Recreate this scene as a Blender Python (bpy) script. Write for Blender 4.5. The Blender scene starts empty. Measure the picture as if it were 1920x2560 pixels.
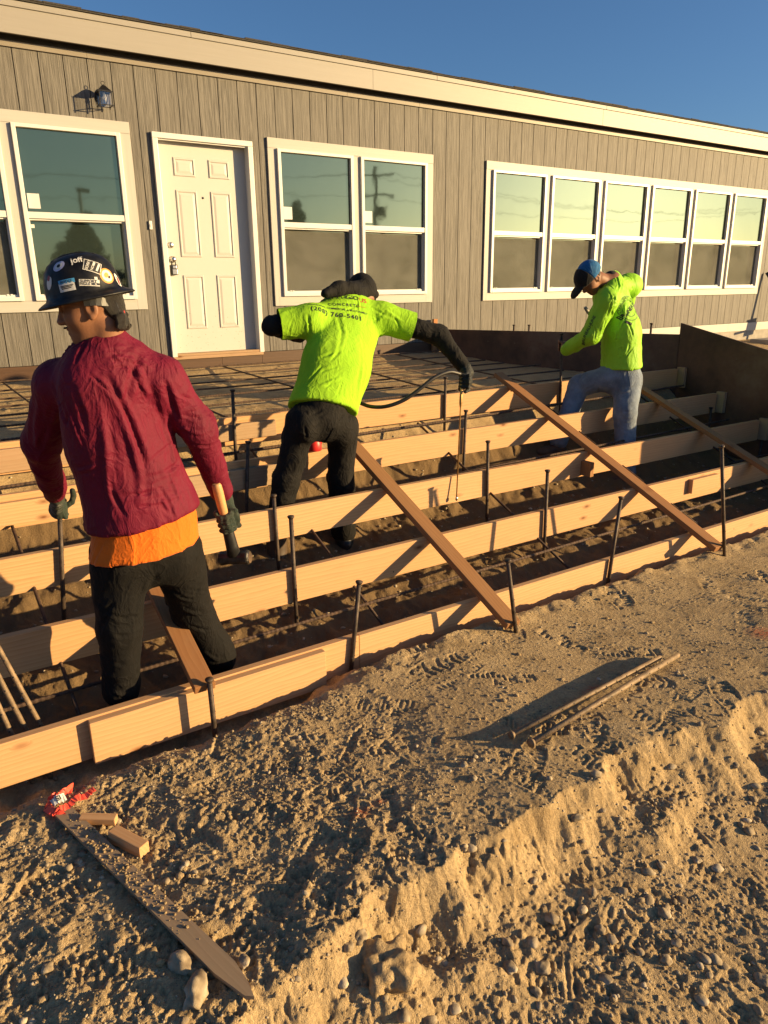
import bpy, bmesh, math, random
import numpy as np
from mathutils import Vector, Matrix
from mathutils.bvhtree import BVHTree

random.seed(7)
rng = np.random.default_rng(11)
scene = bpy.context.scene
COL = scene.collection

# ------------------------------------------------------------------ camera
# X runs along the house wall to the right, Y into the house, Z up; wall face at Y=0, siding bottom at Z=0
F_PX, YAW, PITCH, ROLL = 1809.07, 0.574792, 0.300905, 0.011798
CAM = np.array([-1.21443, -7.62259, 0.66734])
def cam_axes():
    f = np.array([math.sin(YAW) * math.cos(PITCH), math.cos(YAW) * math.cos(PITCH), -math.sin(PITCH)])
    r = np.array([math.cos(YAW), -math.sin(YAW), 0.0]); d = np.cross(f, r)
    c, s = math.cos(ROLL), math.sin(ROLL)
    return c * r + s * d, -s * r + c * d, f
AX_R, AX_D, AX_F = cam_axes()
cam_data = bpy.data.cameras.new("camera")
cam = bpy.data.objects.new("camera", cam_data); COL.objects.link(cam)
cam_data.sensor_fit = 'HORIZONTAL'; cam_data.sensor_width = 36.0
cam_data.lens = 36.0 * F_PX / 1920.0
cam_data.clip_start = 0.05; cam_data.clip_end = 2000.0
M = Matrix.Identity(4)
for i in range(3):
    M[i][0] = AX_R[i]; M[i][1] = -AX_D[i]; M[i][2] = -AX_F[i]; M[i][3] = CAM[i]
cam.matrix_world = M
scene.camera = cam

# ------------------------------------------------------------------ sky, sun, exposure
SUN_TO = Vector((1.20, -1.0, 0.285)).normalized()          # towards the sun: low, from the right and behind
SUN_EL = math.asin(SUN_TO.z); SUN_AZ = math.atan2(SUN_TO.x, SUN_TO.y)
world = bpy.data.worlds.new("World"); scene.world = world; world.use_nodes = True
wn = world.node_tree; wn.nodes.clear()
sky = wn.nodes.new("ShaderNodeTexSky"); sky.sky_type = 'NISHITA'; sky.sun_disc = False
sky.sun_elevation = SUN_EL; sky.sun_rotation = SUN_AZ
sky.air_density = 1.0; sky.dust_density = 2.5; sky.ozone_density = 4.5; sky.altitude = 800
bg = wn.nodes.new("ShaderNodeBackground"); bg.inputs["Strength"].default_value = 0.070
wo = wn.nodes.new("ShaderNodeOutputWorld")
wn.links.new(sky.outputs[0], bg.inputs[0]); wn.links.new(bg.outputs[0], wo.inputs[0])

sun_data = bpy.data.lights.new("sun", 'SUN'); sun_data.energy = 5.0; sun_data.angle = math.radians(0.55)
sun_data.color = (1.0, 0.70, 0.33)
sun = bpy.data.objects.new("sun", sun_data); COL.objects.link(sun)
sun.rotation_euler = (-SUN_TO).to_track_quat('-Z', 'Y').to_euler()
sun.location = (12, -12, 6)

vs = scene.view_settings
vs.view_transform = 'Standard'; vs.look = 'None'; vs.exposure = 1.15; vs.gamma = 1.0; vs.use_curve_mapping = False
scene.cycles.max_bounces = 6; scene.cycles.diffuse_bounces = 3; scene.cycles.glossy_bounces = 3
scene.cycles.transparent_max_bounces = 8

# ------------------------------------------------------------------ helpers
def ray(px, py):
    return AX_R * (px - 960) / F_PX + AX_D * (py - 1280) / F_PX + AX_F
def at(px, py, Y):                       # point of the place at depth plane Y (the tape-measure of the survey)
    d = ray(px, py); return CAM + d * ((Y - CAM[1]) / d[1])
def atZ(px, py, Z):
    d = ray(px, py); return CAM + d * ((Z - CAM[2]) / d[2])
def atX(px, py, X):
    d = ray(px, py); return CAM + d * ((X - CAM[0]) / d[0])

def tag(o, label=None, cat=None, group=None, kind=None):
    if label: o["label"] = label
    if cat: o["category"] = cat
    if group: o["group"] = group
    if kind: o["kind"] = kind
    return o
def adopt(o, parent):
    if parent is not None:
        o.parent = parent; o.matrix_parent_inverse = parent.matrix_basis.inverted()
    return o
def empty(name, loc, rot=(0, 0, 0)):
    o = bpy.data.objects.new(name, None); COL.objects.link(o)
    o.location = loc; o.rotation_euler = rot; o.empty_display_size = 0.1
    return o
def link_mesh(name, me, mat, parent=None, smooth=False):
    o = bpy.data.objects.new(name, me); COL.objects.link(o)
    if mat is not None and not me.materials: me.materials.append(mat)
    if smooth:
        me.polygons.foreach_set("use_smooth", [True] * len(me.polygons))
    return adopt(o, parent)
def np_mesh(name, V, Fq):
    """fast mesh from numpy vertices and an (n,3|4) face array"""
    me = bpy.data.meshes.new(name); V = np.asarray(V, np.float32); Fq = np.asarray(Fq, np.int32)
    me.vertices.add(len(V)); me.vertices.foreach_set("co", V.ravel())
    k = Fq.shape[1]
    me.loops.add(Fq.size); me.loops.foreach_set("vertex_index", Fq.ravel())
    me.polygons.add(len(Fq)); me.polygons.foreach_set("loop_start", np.arange(0, Fq.size, k, dtype=np.int32))
    me.update(calc_edges=True); me.validate()
    return me

class MB:
    """collects boxes, tubes, discs; build() links them as one mesh"""
    def __init__(s): s.v = []; s.f = []; s.sm = []
    def add(s, vs_, fs, smooth=False):
        b = len(s.v); s.v += [tuple(v) for v in vs_]
        for f in fs: s.f.append(tuple(b + i for i in f)); s.sm.append(smooth)
        return s
    def box(s, x0, x1, y0, y1, z0, z1, M=None, c=0.0):
        """box, with chamfer c on all edges when c>0"""
        if c <= 0:
            P = [(x0,y0,z0),(x1,y0,z0),(x1,y1,z0),(x0,y1,z0),(x0,y0,z1),(x1,y0,z1),(x1,y1,z1),(x0,y1,z1)]
            Fs = [(0,3,2,1),(4,5,6,7),(0,1,5,4),(1,2,6,5),(2,3,7,6),(3,0,4,7)]
        else:
            bm = bmesh.new(); bmesh.ops.create_cube(bm, size=1)
            for v in bm.verts:
                v.co = ((x0+x1)/2 + v.co.x*(x1-x0), (y0+y1)/2 + v.co.y*(y1-y0), (z0+z1)/2 + v.co.z*(z1-z0))
            bmesh.ops.bevel(bm, geom=bm.edges[:], offset=c, segments=2, profile=0.6, affect='EDGES')
            bm.verts.index_update()
            P = [v.co.copy() for v in bm.verts]; Fs = [[v.index for v in f.verts] for f in bm.faces]; bm.free()
        if M is not None: P = [M @ Vector(q) for q in P]
        return s.add(P, Fs)
    def tube(s, pts, r, n=8, caps=True, smooth=True):
        """tube along points, r a number or one per point"""
        pts = [Vector(q) for q in pts]; rs = r if hasattr(r, '__len__') else [r]*len(pts)
        b = len(s.v); up = Vector((0.13, 0.31, 0.94)); t0 = (pts[1]-pts[0]).normalized()
        u = t0.cross(up)
        if u.length < 1e-3: u = t0.cross(Vector((1, 0, 0)))
        u.normalize()
        for i, q in enumerate(pts):
            t = ((pts[min(i+1, len(pts)-1)] - pts[max(i-1, 0)])).normalized()
            u = (u - t*u.dot(t)).normalized(); w = t.cross(u)
            for k in range(n):
                a = 2*math.pi*k/n; s.v.append(tuple(q + (u*math.cos(a) + w*math.sin(a))*rs[i]))
        for i in range(len(pts)-1):
            for k in range(n):
                a, c = b+i*n+k, b+i*n+(k+1) % n
                s.f.append((a, c, c+n, a+n)); s.sm.append(smooth)
        if caps:
            s.f.append(tuple(b+k for k in range(n-1, -1, -1))); s.sm.append(False)
            e = b+(len(pts)-1)*n; s.f.append(tuple(e+k for k in range(n))); s.sm.append(False)
        return s
    def lathe(s, prof, n=16, M=None, smooth=True):
        """prof: (r,z) list turned round local z"""
        b = len(s.v)
        for r, z in prof:
            for k in range(n):
                a = 2*math.pi*k/n; q = Vector((r*math.cos(a), r*math.sin(a), z))
                s.v.append(tuple(M @ q if M is not None else q))
        for i in range(len(prof)-1):
            for k in range(n):
                a, c = b+i*n+k, b+i*n+(k+1) % n
                s.f.append((a, c, c+n, a+n)); s.sm.append(smooth)
        if prof[0][0] > 1e-6: s.f.append(tuple(b+k for k in range(n-1, -1, -1))); s.sm.append(False)
        e = b+(len(prof)-1)*n
        if prof[-1][0] > 1e-6: s.f.append(tuple(e+k for k in range(n))); s.sm.append(False)
        return s
    def build(s, name, mat, parent=None):
        me = bpy.data.meshes.new(name); me.from_pydata(s.v, [], s.f); me.update()
        me.polygons.foreach_set("use_smooth", s.sm)
        return link_mesh(name, me, mat, parent)
def local_mesh(name, mb):
    me = bpy.data.meshes.new(name); me.from_pydata(mb.v, [], mb.f); me.update()
    me.polygons.foreach_set("use_smooth", mb.sm); return me
def place(name, me, mat, M, parent=None):
    """object sharing mesh data at world matrix M"""
    o = bpy.data.objects.new(name, me); COL.objects.link(o)
    if not me.materials: me.materials.append(mat)
    o.matrix_basis = M
    if parent is not None:
        o.parent = parent; o.matrix_parent_inverse = parent.matrix_basis.inverted()
    return o
def frame(o, xdir, up=(0, 0, 1)):
    """matrix with local x along xdir, origin o"""
    x = Vector(xdir).normalized(); z = Vector(up); y = z.cross(x).normalized(); z = x.cross(y)
    m = Matrix.Identity(4)
    for i in range(3): m[i][0] = x[i]; m[i][1] = y[i]; m[i][2] = z[i]; m[i][3] = o[i]
    return m

# ------------------------------------------------------------------ noise on arrays
_P = np.random.default_rng(5).permutation(512).astype(np.int64)
def _h2(ix, iy): return _P[(_P[ix & 511] + iy) & 511]
_G = np.stack([np.cos(np.arange(512)*2.399), np.sin(np.arange(512)*2.399)], 1)
def perlin2(x, y):
    ix = np.floor(x).astype(np.int64); iy = np.floor(y).astype(np.int64); fx = x-ix; fy = y-iy
    u = fx*fx*fx*(fx*(fx*6-15)+10); v = fy*fy*fy*(fy*(fy*6-15)+10)
    def g(a, b): G = _G[_h2(ix+a, iy+b)]; return G[..., 0]*(fx-a) + G[..., 1]*(fy-b)
    return ((g(0,0)*(1-u)+g(1,0)*u)*(1-v) + (g(0,1)*(1-u)+g(1,1)*u)*v) * 1.5
def fbm2(x, y, o=4, gain=0.5):
    s = 0; a = 1.0
    for i in range(o): s = s + a*perlin2(x*2**i + 17.3*i, y*2**i - 9.1*i); a *= gain
    return s
_G3 = np.random.default_rng(6).normal(size=(512, 3)); _G3 /= np.linalg.norm(_G3, axis=1)[:, None]
def perlin3(p):
    i = np.floor(p).astype(np.int64); f = p-i; w = f*f*f*(f*(f*6-15)+10); s = 0
    for a in (0, 1):
        for b in (0, 1):
            for c in (0, 1):
                G = _G3[_P[(_P[(_P[(i[:, 0]+a) & 511]+i[:, 1]+b) & 511]+i[:, 2]+c) & 511]]
                d = G[:, 0]*(f[:, 0]-a)+G[:, 1]*(f[:, 1]-b)+G[:, 2]*(f[:, 2]-c)
                s = s + d*(w[:, 0] if a else 1-w[:, 0])*(w[:, 1] if b else 1-w[:, 1])*(w[:, 2] if c else 1-w[:, 2])
    return s*1.5
def smooth01(t): t = np.clip(t, 0, 1); return t*t*(3-2*t)
# ------------------------------------------------------------------ materials
class NT:
    def __init__(s, name):
        s.m = bpy.data.materials.new(name); s.m.use_nodes = True; s.t = s.m.node_tree; s.t.nodes.clear()
        s.out = s.n("ShaderNodeOutputMaterial"); s.b = s.n("ShaderNodeBsdfPrincipled")
        s.t.links.new(s.b.outputs[0], s.out.inputs[0])
    def n(s, typ, **kw):
        nd = s.t.nodes.new(typ)
        for k, v in kw.items(): setattr(nd, k, v)
        return nd
    def l(s, a, b): s.t.links.new(a, b)
    def set(s, **kw):
        for k, v in kw.items(): s.b.inputs[k.replace('_', ' ')].default_value = v
        return s
    def coords(s, scale=(1, 1, 1), kind="Object", rand=0.0):
        tc = s.n("ShaderNodeTexCoord"); mp = s.n("ShaderNodeMapping"); mp.inputs["Scale"].default_value = scale
        if rand:
            oi = s.n("ShaderNodeObjectInfo"); ml = s.n("ShaderNodeVectorMath", operation='SCALE')
            cb = s.n("ShaderNodeCombineXYZ")
            for i in range(3): s.l(oi.outputs["Random"], cb.inputs[i])
            s.l(cb.outputs[0], ml.inputs[0]); ml.inputs["Scale"].default_value = rand
            ad = s.n("ShaderNodeVectorMath", operation='ADD'); s.l(tc.outputs[kind], ad.inputs[0]); s.l(ml.outputs[0], ad.inputs[1])
            s.l(ad.outputs[0], mp.inputs[0])
        else: s.l(tc.outputs[kind], mp.inputs[0])
        return mp.outputs[0]
    def noise(s, co, scale, detail=4, rough=0.55, dist=0.0):
        nd = s.n("ShaderNodeTexNoise"); s.l(co, nd.inputs["Vector"])
        nd.inputs["Scale"].default_value = scale; nd.inputs["Detail"].default_value = detail
        nd.inputs["Roughness"].default_value = rough; nd.inputs["Distortion"].default_value = dist
        return nd.outputs["Fac"]
    def ramp(s, fac, stops):
        r = s.n("ShaderNodeValToRGB"); s.l(fac, r.inputs[0]); e = r.color_ramp.elements
        while len(e) < len(stops): e.new(0.5)
        for i, (p_, c) in enumerate(stops): e[i].position = p_; e[i].color = (*c, 1) if len(c) == 3 else c
        return r.outputs[0]
    def mix(s, fac, a, b, mode='MIX'):
        m = s.n("ShaderNodeMix", data_type='RGBA', blend_type=mode)
        if hasattr(fac, 'node'): s.l(fac, m.inputs[0])
        else: m.inputs[0].default_value = fac
        for v, i in ((a, 6), (b, 7)):
            if hasattr(v, 'node'): s.l(v, m.inputs[i])
            else: m.inputs[i].default_value = (*v, 1)
        return m.outputs[2]
    def math(s, op, a, b=0.0, clamp=False):
        m = s.n("ShaderNodeMath", operation=op, use_clamp=clamp)
        for v, i in ((a, 0), (b, 1)):
            if hasattr(v, 'node'): s.l(v, m.inputs[i])
            else: m.inputs[i].default_value = v
        return m.outputs[0]
    def color(s, c): s.l(c, s.b.inputs["Base Color"]); return s
    def bump(s, h, strength=0.3, dist=0.01):
        b = s.n("ShaderNodeBump"); b.inputs["Strength"].default_value = strength; b.inputs["Distance"].default_value = dist
        s.l(h, b.inputs["Height"]); s.l(b.outputs[0], s.b.inputs["Normal"]); return s

def m_plain(name, col, rough=0.6, metal=0.0, var=0.12, scale=12.0, bump=0.0, spec=0.5):
    t = NT(name); co = t.coords(rand=7.0); f = t.noise(co, scale, 5)
    lo = tuple(c*(1-var) for c in col); hi = tuple(min(1, c*(1+var)) for c in col)
    t.color(t.ramp(f, [(0.3, lo), (0.7, hi)])).set(Roughness=rough, Metallic=metal)
    t.b.inputs["Specular IOR Level"].default_value = spec
    if bump: t.bump(t.noise(co, scale*8, 3), bump, 0.004)
    return t.m

def m_lumber(name, light, dark, knot=(0.16, 0.06, 0.02), dirt=0.0, dirtcol=(0.25, 0.18, 0.1)):
    """sawn softwood: grain along local x, ring figure, knots, per-board shift"""
    t = NT(name)
    base = t.coords((1, 1, 1), rand=9.0)
    warp = t.noise(t.coords((0.9, 7, 7), rand=9.0), 1.0, 3)
    # knots
    kc = t.coords((2.1, 0.6, 5.2), rand=5.0)
    vo = t.n("ShaderNodeTexVoronoi"); vo.inputs["Scale"].default_value = 1.9; t.l(kc, vo.inputs["Vector"])
    kd = vo.outputs["Distance"]
    kr = t.n("ShaderNodeSeparateColor"); t.l(vo.outputs["Color"], kr.inputs[0])
    kd = t.math('ADD', kd, t.math('GREATER_THAN', kr.outputs[0], 0.30))
    kf = t.ramp(kd, [(0.045, (1, 1, 1)), (0.085, (0.55, 0.55, 0.55)), (0.20, (0, 0, 0))])
    # ring figure bent round the knots
    w = t.n("ShaderNodeTexWave", wave_type='RINGS', rings_direction='X', wave_profile='SAW')
    mp = t.coords((0.16, 1.0, 1.0), rand=9.0)
    off = t.n("ShaderNodeVectorMath", operation='ADD'); t.l(mp, off.inputs[0])
    cb = t.n("ShaderNodeCombineXYZ")
    t.l(t.math('MULTIPLY', warp, 0.10), cb.inputs[1]); t.l(t.math('MULTIPLY', kf, 0.035), cb.inputs[2])
    t.l(cb.outputs[0], off.inputs[1]); t.l(off.outputs[0], w.inputs["Vector"])
    w.inputs["Scale"].default_value = 22.0; w.inputs["Distortion"].default_value = 1.2
    w.inputs["Detail"].default_value = 2.0; w.inputs["Detail Scale"].default_value = 0.6
    fib = t.noise(t.coords((5, 260, 260), rand=3.0), 1.0, 3, 0.6)
    blot = t.noise(t.coords((1.2, 4, 4), rand=4.0), 1.5, 4)
    g = t.math('ADD', t.math('MULTIPLY', w.outputs["Fac"], 0.42), t.math('MULTIPLY', fib, 0.52))
    c = t.ramp(g, [(0.22, light), (0.60, tuple((a+b)/2 for a, b in zip(light, dark))), (0.85, tuple(v*0.86 for v in dark))])
    c = t.mix(t.math('MULTIPLY', blot, 0.45), c, tuple(a*0.72 for a in light))
    oi = t.n("ShaderNodeObjectInfo")
    c = t.mix(t.math('MULTIPLY', oi.outputs["Random"], 0.45), c, (dark[0]*1.15, dark[1]*1.0, dark[2]*0.95))
    c = t.mix(kf, c, knot)
    nv = t.n("ShaderNodeTexVoronoi"); nv.inputs["Scale"].default_value = 9.0; t.l(t.coords((1, 0.25, 1), rand=11.0), nv.inputs["Vector"])     # nail holes
    nc = t.n("ShaderNodeSeparateColor"); t.l(nv.outputs["Color"], nc.inputs[0])
    c = t.mix(t.math('MULTIPLY', t.math('LESS_THAN', nv.outputs["Distance"], 0.042), t.math('LESS_THAN', nc.outputs[1], 0.22)), c, (0.03, 0.02, 0.014))
    if dirt:
        dn = t.noise(t.coords((2.0, 6, 6), rand=6.0), 3.0, 6, 0.7)
        c = t.mix(t.ramp(dn, [(0.5-dirt*0.2, (0, 0, 0)), (0.75, (dirt, dirt, dirt))]), c, dirtcol)
    t.color(c).set(Roughness=0.72); t.b.inputs["Specular IOR Level"].default_value = 0.25
    t.bump(t.math('ADD', g, t.math('MULTIPLY', kf, -0.6)), 0.25, 0.002)
    return t.m

def m_siding():
    t = NT("siding_paint")
    co = t.coords((1, 1, 1), rand=13.0)
    gr = t.noise(t.coords((60, 60, 2.2), rand=13.0), 1.0, 4, 0.62, 1.2)
    big = t.noise(t.coords((9, 9, 0.7), rand=13.0), 1.0, 3, 0.5, 0.8)
    fine = t.noise(t.coords((240, 240, 12), rand=13.0), 1.0, 2)
    c = t.ramp(gr, [(0.36, (0.070, 0.065, 0.057)), (0.62, (0.175, 0.163, 0.143))])
    c = t.mix(t.math('MULTIPLY', big, 0.35), c, (0.125, 0.115, 0.098))
    oi = t.n("ShaderNodeObjectInfo"); c = t.mix(t.math('MULTIPLY', oi.outputs["Random"], 0.22), c, (0.135, 0.12, 0.10))
    t.color(c).set(Roughness=0.62); t.b.inputs["Specular IOR Level"].default_value = 0.3
    h = t.math('ADD', t.math('MULTIPLY', gr, 0.7), t.math('ADD', t.math('MULTIPLY', big, 0.8), t.math('MULTIPLY', fine, 0.25)))
    t.bump(h, 0.85, 0.007)
    return t.m

def m_trim(name, col, grain_dir, var=0.06, bump=0.25, speck=0.0):
    sc = {'x': (2.0, 60, 60), 'z': (60, 60, 2.0), '0': (20, 20, 20)}[grain_dir]
    t = NT(name); gr = t.noise(t.coords(sc, rand=8.0), 1.0, 4, 0.6, 0.6)
    bl = t.noise(t.coords((3, 3, 3), rand=8.0), 1.0, 4)
    c = t.ramp(gr, [(0.35, tuple(v*(1-var) for v in col)), (0.65, col)])
    c = t.mix(t.math('MULTIPLY', bl, 0.25), c, tuple(v*0.86 for v in col))
    if speck:
        tc = t.n("ShaderNodeTexCoord"); sp = t.n("ShaderNodeSeparateXYZ"); t.l(tc.outputs["Object"], sp.inputs[0])
        lowz = t.math('SUBTRACT', 0.62, sp.outputs[2]); lowz = t.math('MULTIPLY', lowz, 1.3, True)
        vo = t.n("ShaderNodeTexVoronoi"); vo.inputs["Scale"].default_value = 46; t.l(tc.outputs["Object"], vo.inputs["Vector"])
        s1 = t.math('LESS_THAN', vo.outputs["Distance"], 0.17)
        rn = t.n("ShaderNodeSeparateColor"); t.l(vo.outputs["Color"], rn.inputs[0])
        keep = t.math('LESS_THAN', rn.outputs[0], t.math('MULTIPLY', lowz, 0.6))
        c = t.mix(t.math('MULTIPLY', t.math('MULTIPLY', s1, keep), speck), c, (0.16, 0.10, 0.05))
    t.color(c).set(Roughness=0.5); t.b.inputs["Specular IOR Level"].default_value = 0.35
    if bump: t.bump(gr, bump, 0.003)
    return t.m

def m_glass():
    """coated window pane: mirror-like sky reflection over a dark room tint"""
    t = NT("window_glass"); t.t.nodes.remove(t.b)
    gl = t.n("ShaderNodeBsdfGlossy"); gl.inputs["Roughness"].default_value = 0.03; gl.inputs["Color"].default_value = (0.88, 0.93, 0.58, 1)
    df = t.n("ShaderNodeBsdfDiffuse"); df.inputs["Color"].default_value = (0.022, 0.032, 0.028, 1)
    fr = t.n("ShaderNodeFresnel"); fr.inputs["IOR"].default_value = 1.5
    mx = t.n("ShaderNodeMixShader"); t.l(t.math('ADD', t.math('MULTIPLY', fr.outputs[0], 0.6), 0.175, True), mx.inputs[0])
    t.l(df.outputs[0], mx.inputs[1]); t.l(gl.outputs[0], mx.inputs[2]); t.l(mx.outputs[0], t.out.inputs[0])
    co = t.coords((1, 1, 1), rand=3.0); bp = t.n("ShaderNodeBump"); bp.inputs["Strength"].default_value = 0.035
    bp.inputs["Distance"].default_value = 0.03; t.l(t.noise(co, 2.4, 2, 0.5), bp.inputs["Height"])
    t.l(bp.outputs[0], gl.inputs["Normal"]); t.l(bp.outputs[0], fr.inputs["Normal"])
    return t.m
def m_screen():
    """fibreglass insect screen: fine grey weave, half see-through"""
    t = NT("insect_screen"); t.t.nodes.remove(t.b)
    tr = t.n("ShaderNodeBsdfTransparent"); df = t.n("ShaderNodeBsdfDiffuse")
    nz = t.noise(t.coords((1.2, 1.2, 2.0), rand=5.0), 2.0, 4, 0.55, 0.6)
    t.l(t.ramp(nz, [(0.3, (0.12, 0.12, 0.10)), (0.7, (0.185, 0.183, 0.155))]), df.inputs[0])
    mx = t.n("ShaderNodeMixShader"); mx.inputs[0].default_value = 0.60
    t.l(tr.outputs[0], mx.inputs[1]); t.l(df.outputs[0], mx.inputs[2]); t.l(mx.outputs[0], t.out.inputs[0])
    return t.m

def m_dirt():
    t = NT("soil"); co = t.coords((1, 1, 1))
    big = t.noise(co, 0.9, 3, 0.6); mid = t.noise(co, 9.0, 4, 0.65); fine = t.noise(co, 90.0, 3, 0.7); grit = t.noise(co, 330.0, 2, 0.7)
    c = t.ramp(mid, [(0.28, (0.29, 0.20, 0.10)), (0.52, (0.49, 0.355, 0.19)), (0.75, (0.57, 0.425, 0.24))])
    c = t.mix(t.ramp(big, [(0.40, (0, 0, 0)), (0.62, (0.7, 0.7, 0.7))]), c, (0.47, 0.345, 0.19))
    c = t.mix(t.ramp(fine, [(0.35, (0.55, 0.55, 0.55)), (0.6, (0, 0, 0))]), c, (0.22, 0.155, 0.09))
    c = t.mix(t.ramp(grit, [(0.62, (0, 0, 0)), (0.74, (0.6, 0.6, 0.6))]), c, (0.46, 0.39, 0.29))
    # shade of the stair trench painted into the soil as a darker brown
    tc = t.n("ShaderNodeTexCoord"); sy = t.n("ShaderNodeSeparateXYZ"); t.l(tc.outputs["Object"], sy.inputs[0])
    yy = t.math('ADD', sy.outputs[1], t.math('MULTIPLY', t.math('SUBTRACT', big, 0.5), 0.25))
    trench_shade = t.math('MULTIPLY', t.math('MULTIPLY', t.math('ADD', yy, 4.92), 8.0, True), t.math('MULTIPLY', t.math('SUBTRACT', -2.95, yy), 5.0, True))
    c = t.mix(t.math('MULTIPLY', trench_shade, 0.88), c, (0.15, 0.098, 0.052))
    # sprayed red layout marks
    for (cx, cy, sx, sy) in RED_MARKS:
        sub = t.n("ShaderNodeVectorMath", operation='SUBTRACT'); t.l(tc.outputs["Object"], sub.inputs[0]); sub.inputs[1].default_value = (cx, cy, 0)
        sc = t.n("ShaderNodeVectorMath", operation='MULTIPLY'); t.l(sub.outputs[0], sc.inputs[0]); sc.inputs[1].default_value = (1/sx, 1/sy, 0)
        ln = t.n("ShaderNodeVectorMath", operation='LENGTH'); t.l(sc.outputs[0], ln.inputs[0])
        mk = t.math('SUBTRACT', 1.0, ln.outputs[1], True)
        mk = t.math('MULTIPLY', mk, t.ramp(fine, [(0.4, (0, 0, 0)), (0.6, (1, 1, 1))]))
        c = t.mix(mk, c, (0.42, 0.05, 0.02))
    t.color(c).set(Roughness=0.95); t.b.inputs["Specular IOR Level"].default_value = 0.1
    h = t.math('ADD', t.math('MULTIPLY', fine, 0.6), t.math('MULTIPLY', grit, 0.45))
    t.bump(h, 1.0, 0.012)
    return t.m

def m_cloth(name, col, var=0.10, weave=900, rough=0.85, sheen=0.15, bump=0.15, dust=0.0, dustcol=(0.25, 0.19, 0.12), bigbump=0.25):
    t = NT(name); co = t.coords()
    bl = t.noise(co, 6.0, 5, 0.6)
    c = t.ramp(bl, [(0.3, tuple(v*(1-var) for v in col)), (0.7, tuple(min(1, v*(1+var)) for v in col))])
    if dust:
        c = t.mix(t.ramp(t.noise(co, 9.0, 6, 0.7), [(0.48, (0, 0, 0)), (0.72, (dust, dust, dust))]), c, dustcol)
    t.color(c).set(Roughness=rough); t.b.inputs["Sheen Weight"].default_value = sheen; t.b.inputs["Sheen Roughness"].default_value = 0.4
    t.b.inputs["Specular IOR Level"].default_value = 0.25
    rg = t.math('ABSOLUTE', t.math('SUBTRACT', t.noise(t.coords((11, 11, 6)), 1.0, 2, 0.5, 1.6), 0.5)); rg2 = t.math('ABSOLUTE', t.math('SUBTRACT', t.noise(t.coords((26, 26, 17)), 1.0, 2, 0.5, 1.2), 0.5))
    cr = t.math('ADD', t.math('MULTIPLY', t.math('MINIMUM', rg, 0.10), -5.0), t.math('MULTIPLY', t.math('MINIMUM', rg2, 0.10), -1.6))
    h = t.math('ADD', t.math('MULTIPLY', t.noise(co, weave, 2), 0.12), t.math('ADD', cr, t.math('MULTIPLY', t.noise(co, 28.0, 4, 0.55, 0.8), bigbump)))
    t.bump(h, bump*2.5, 0.012)
    return t.m

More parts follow.
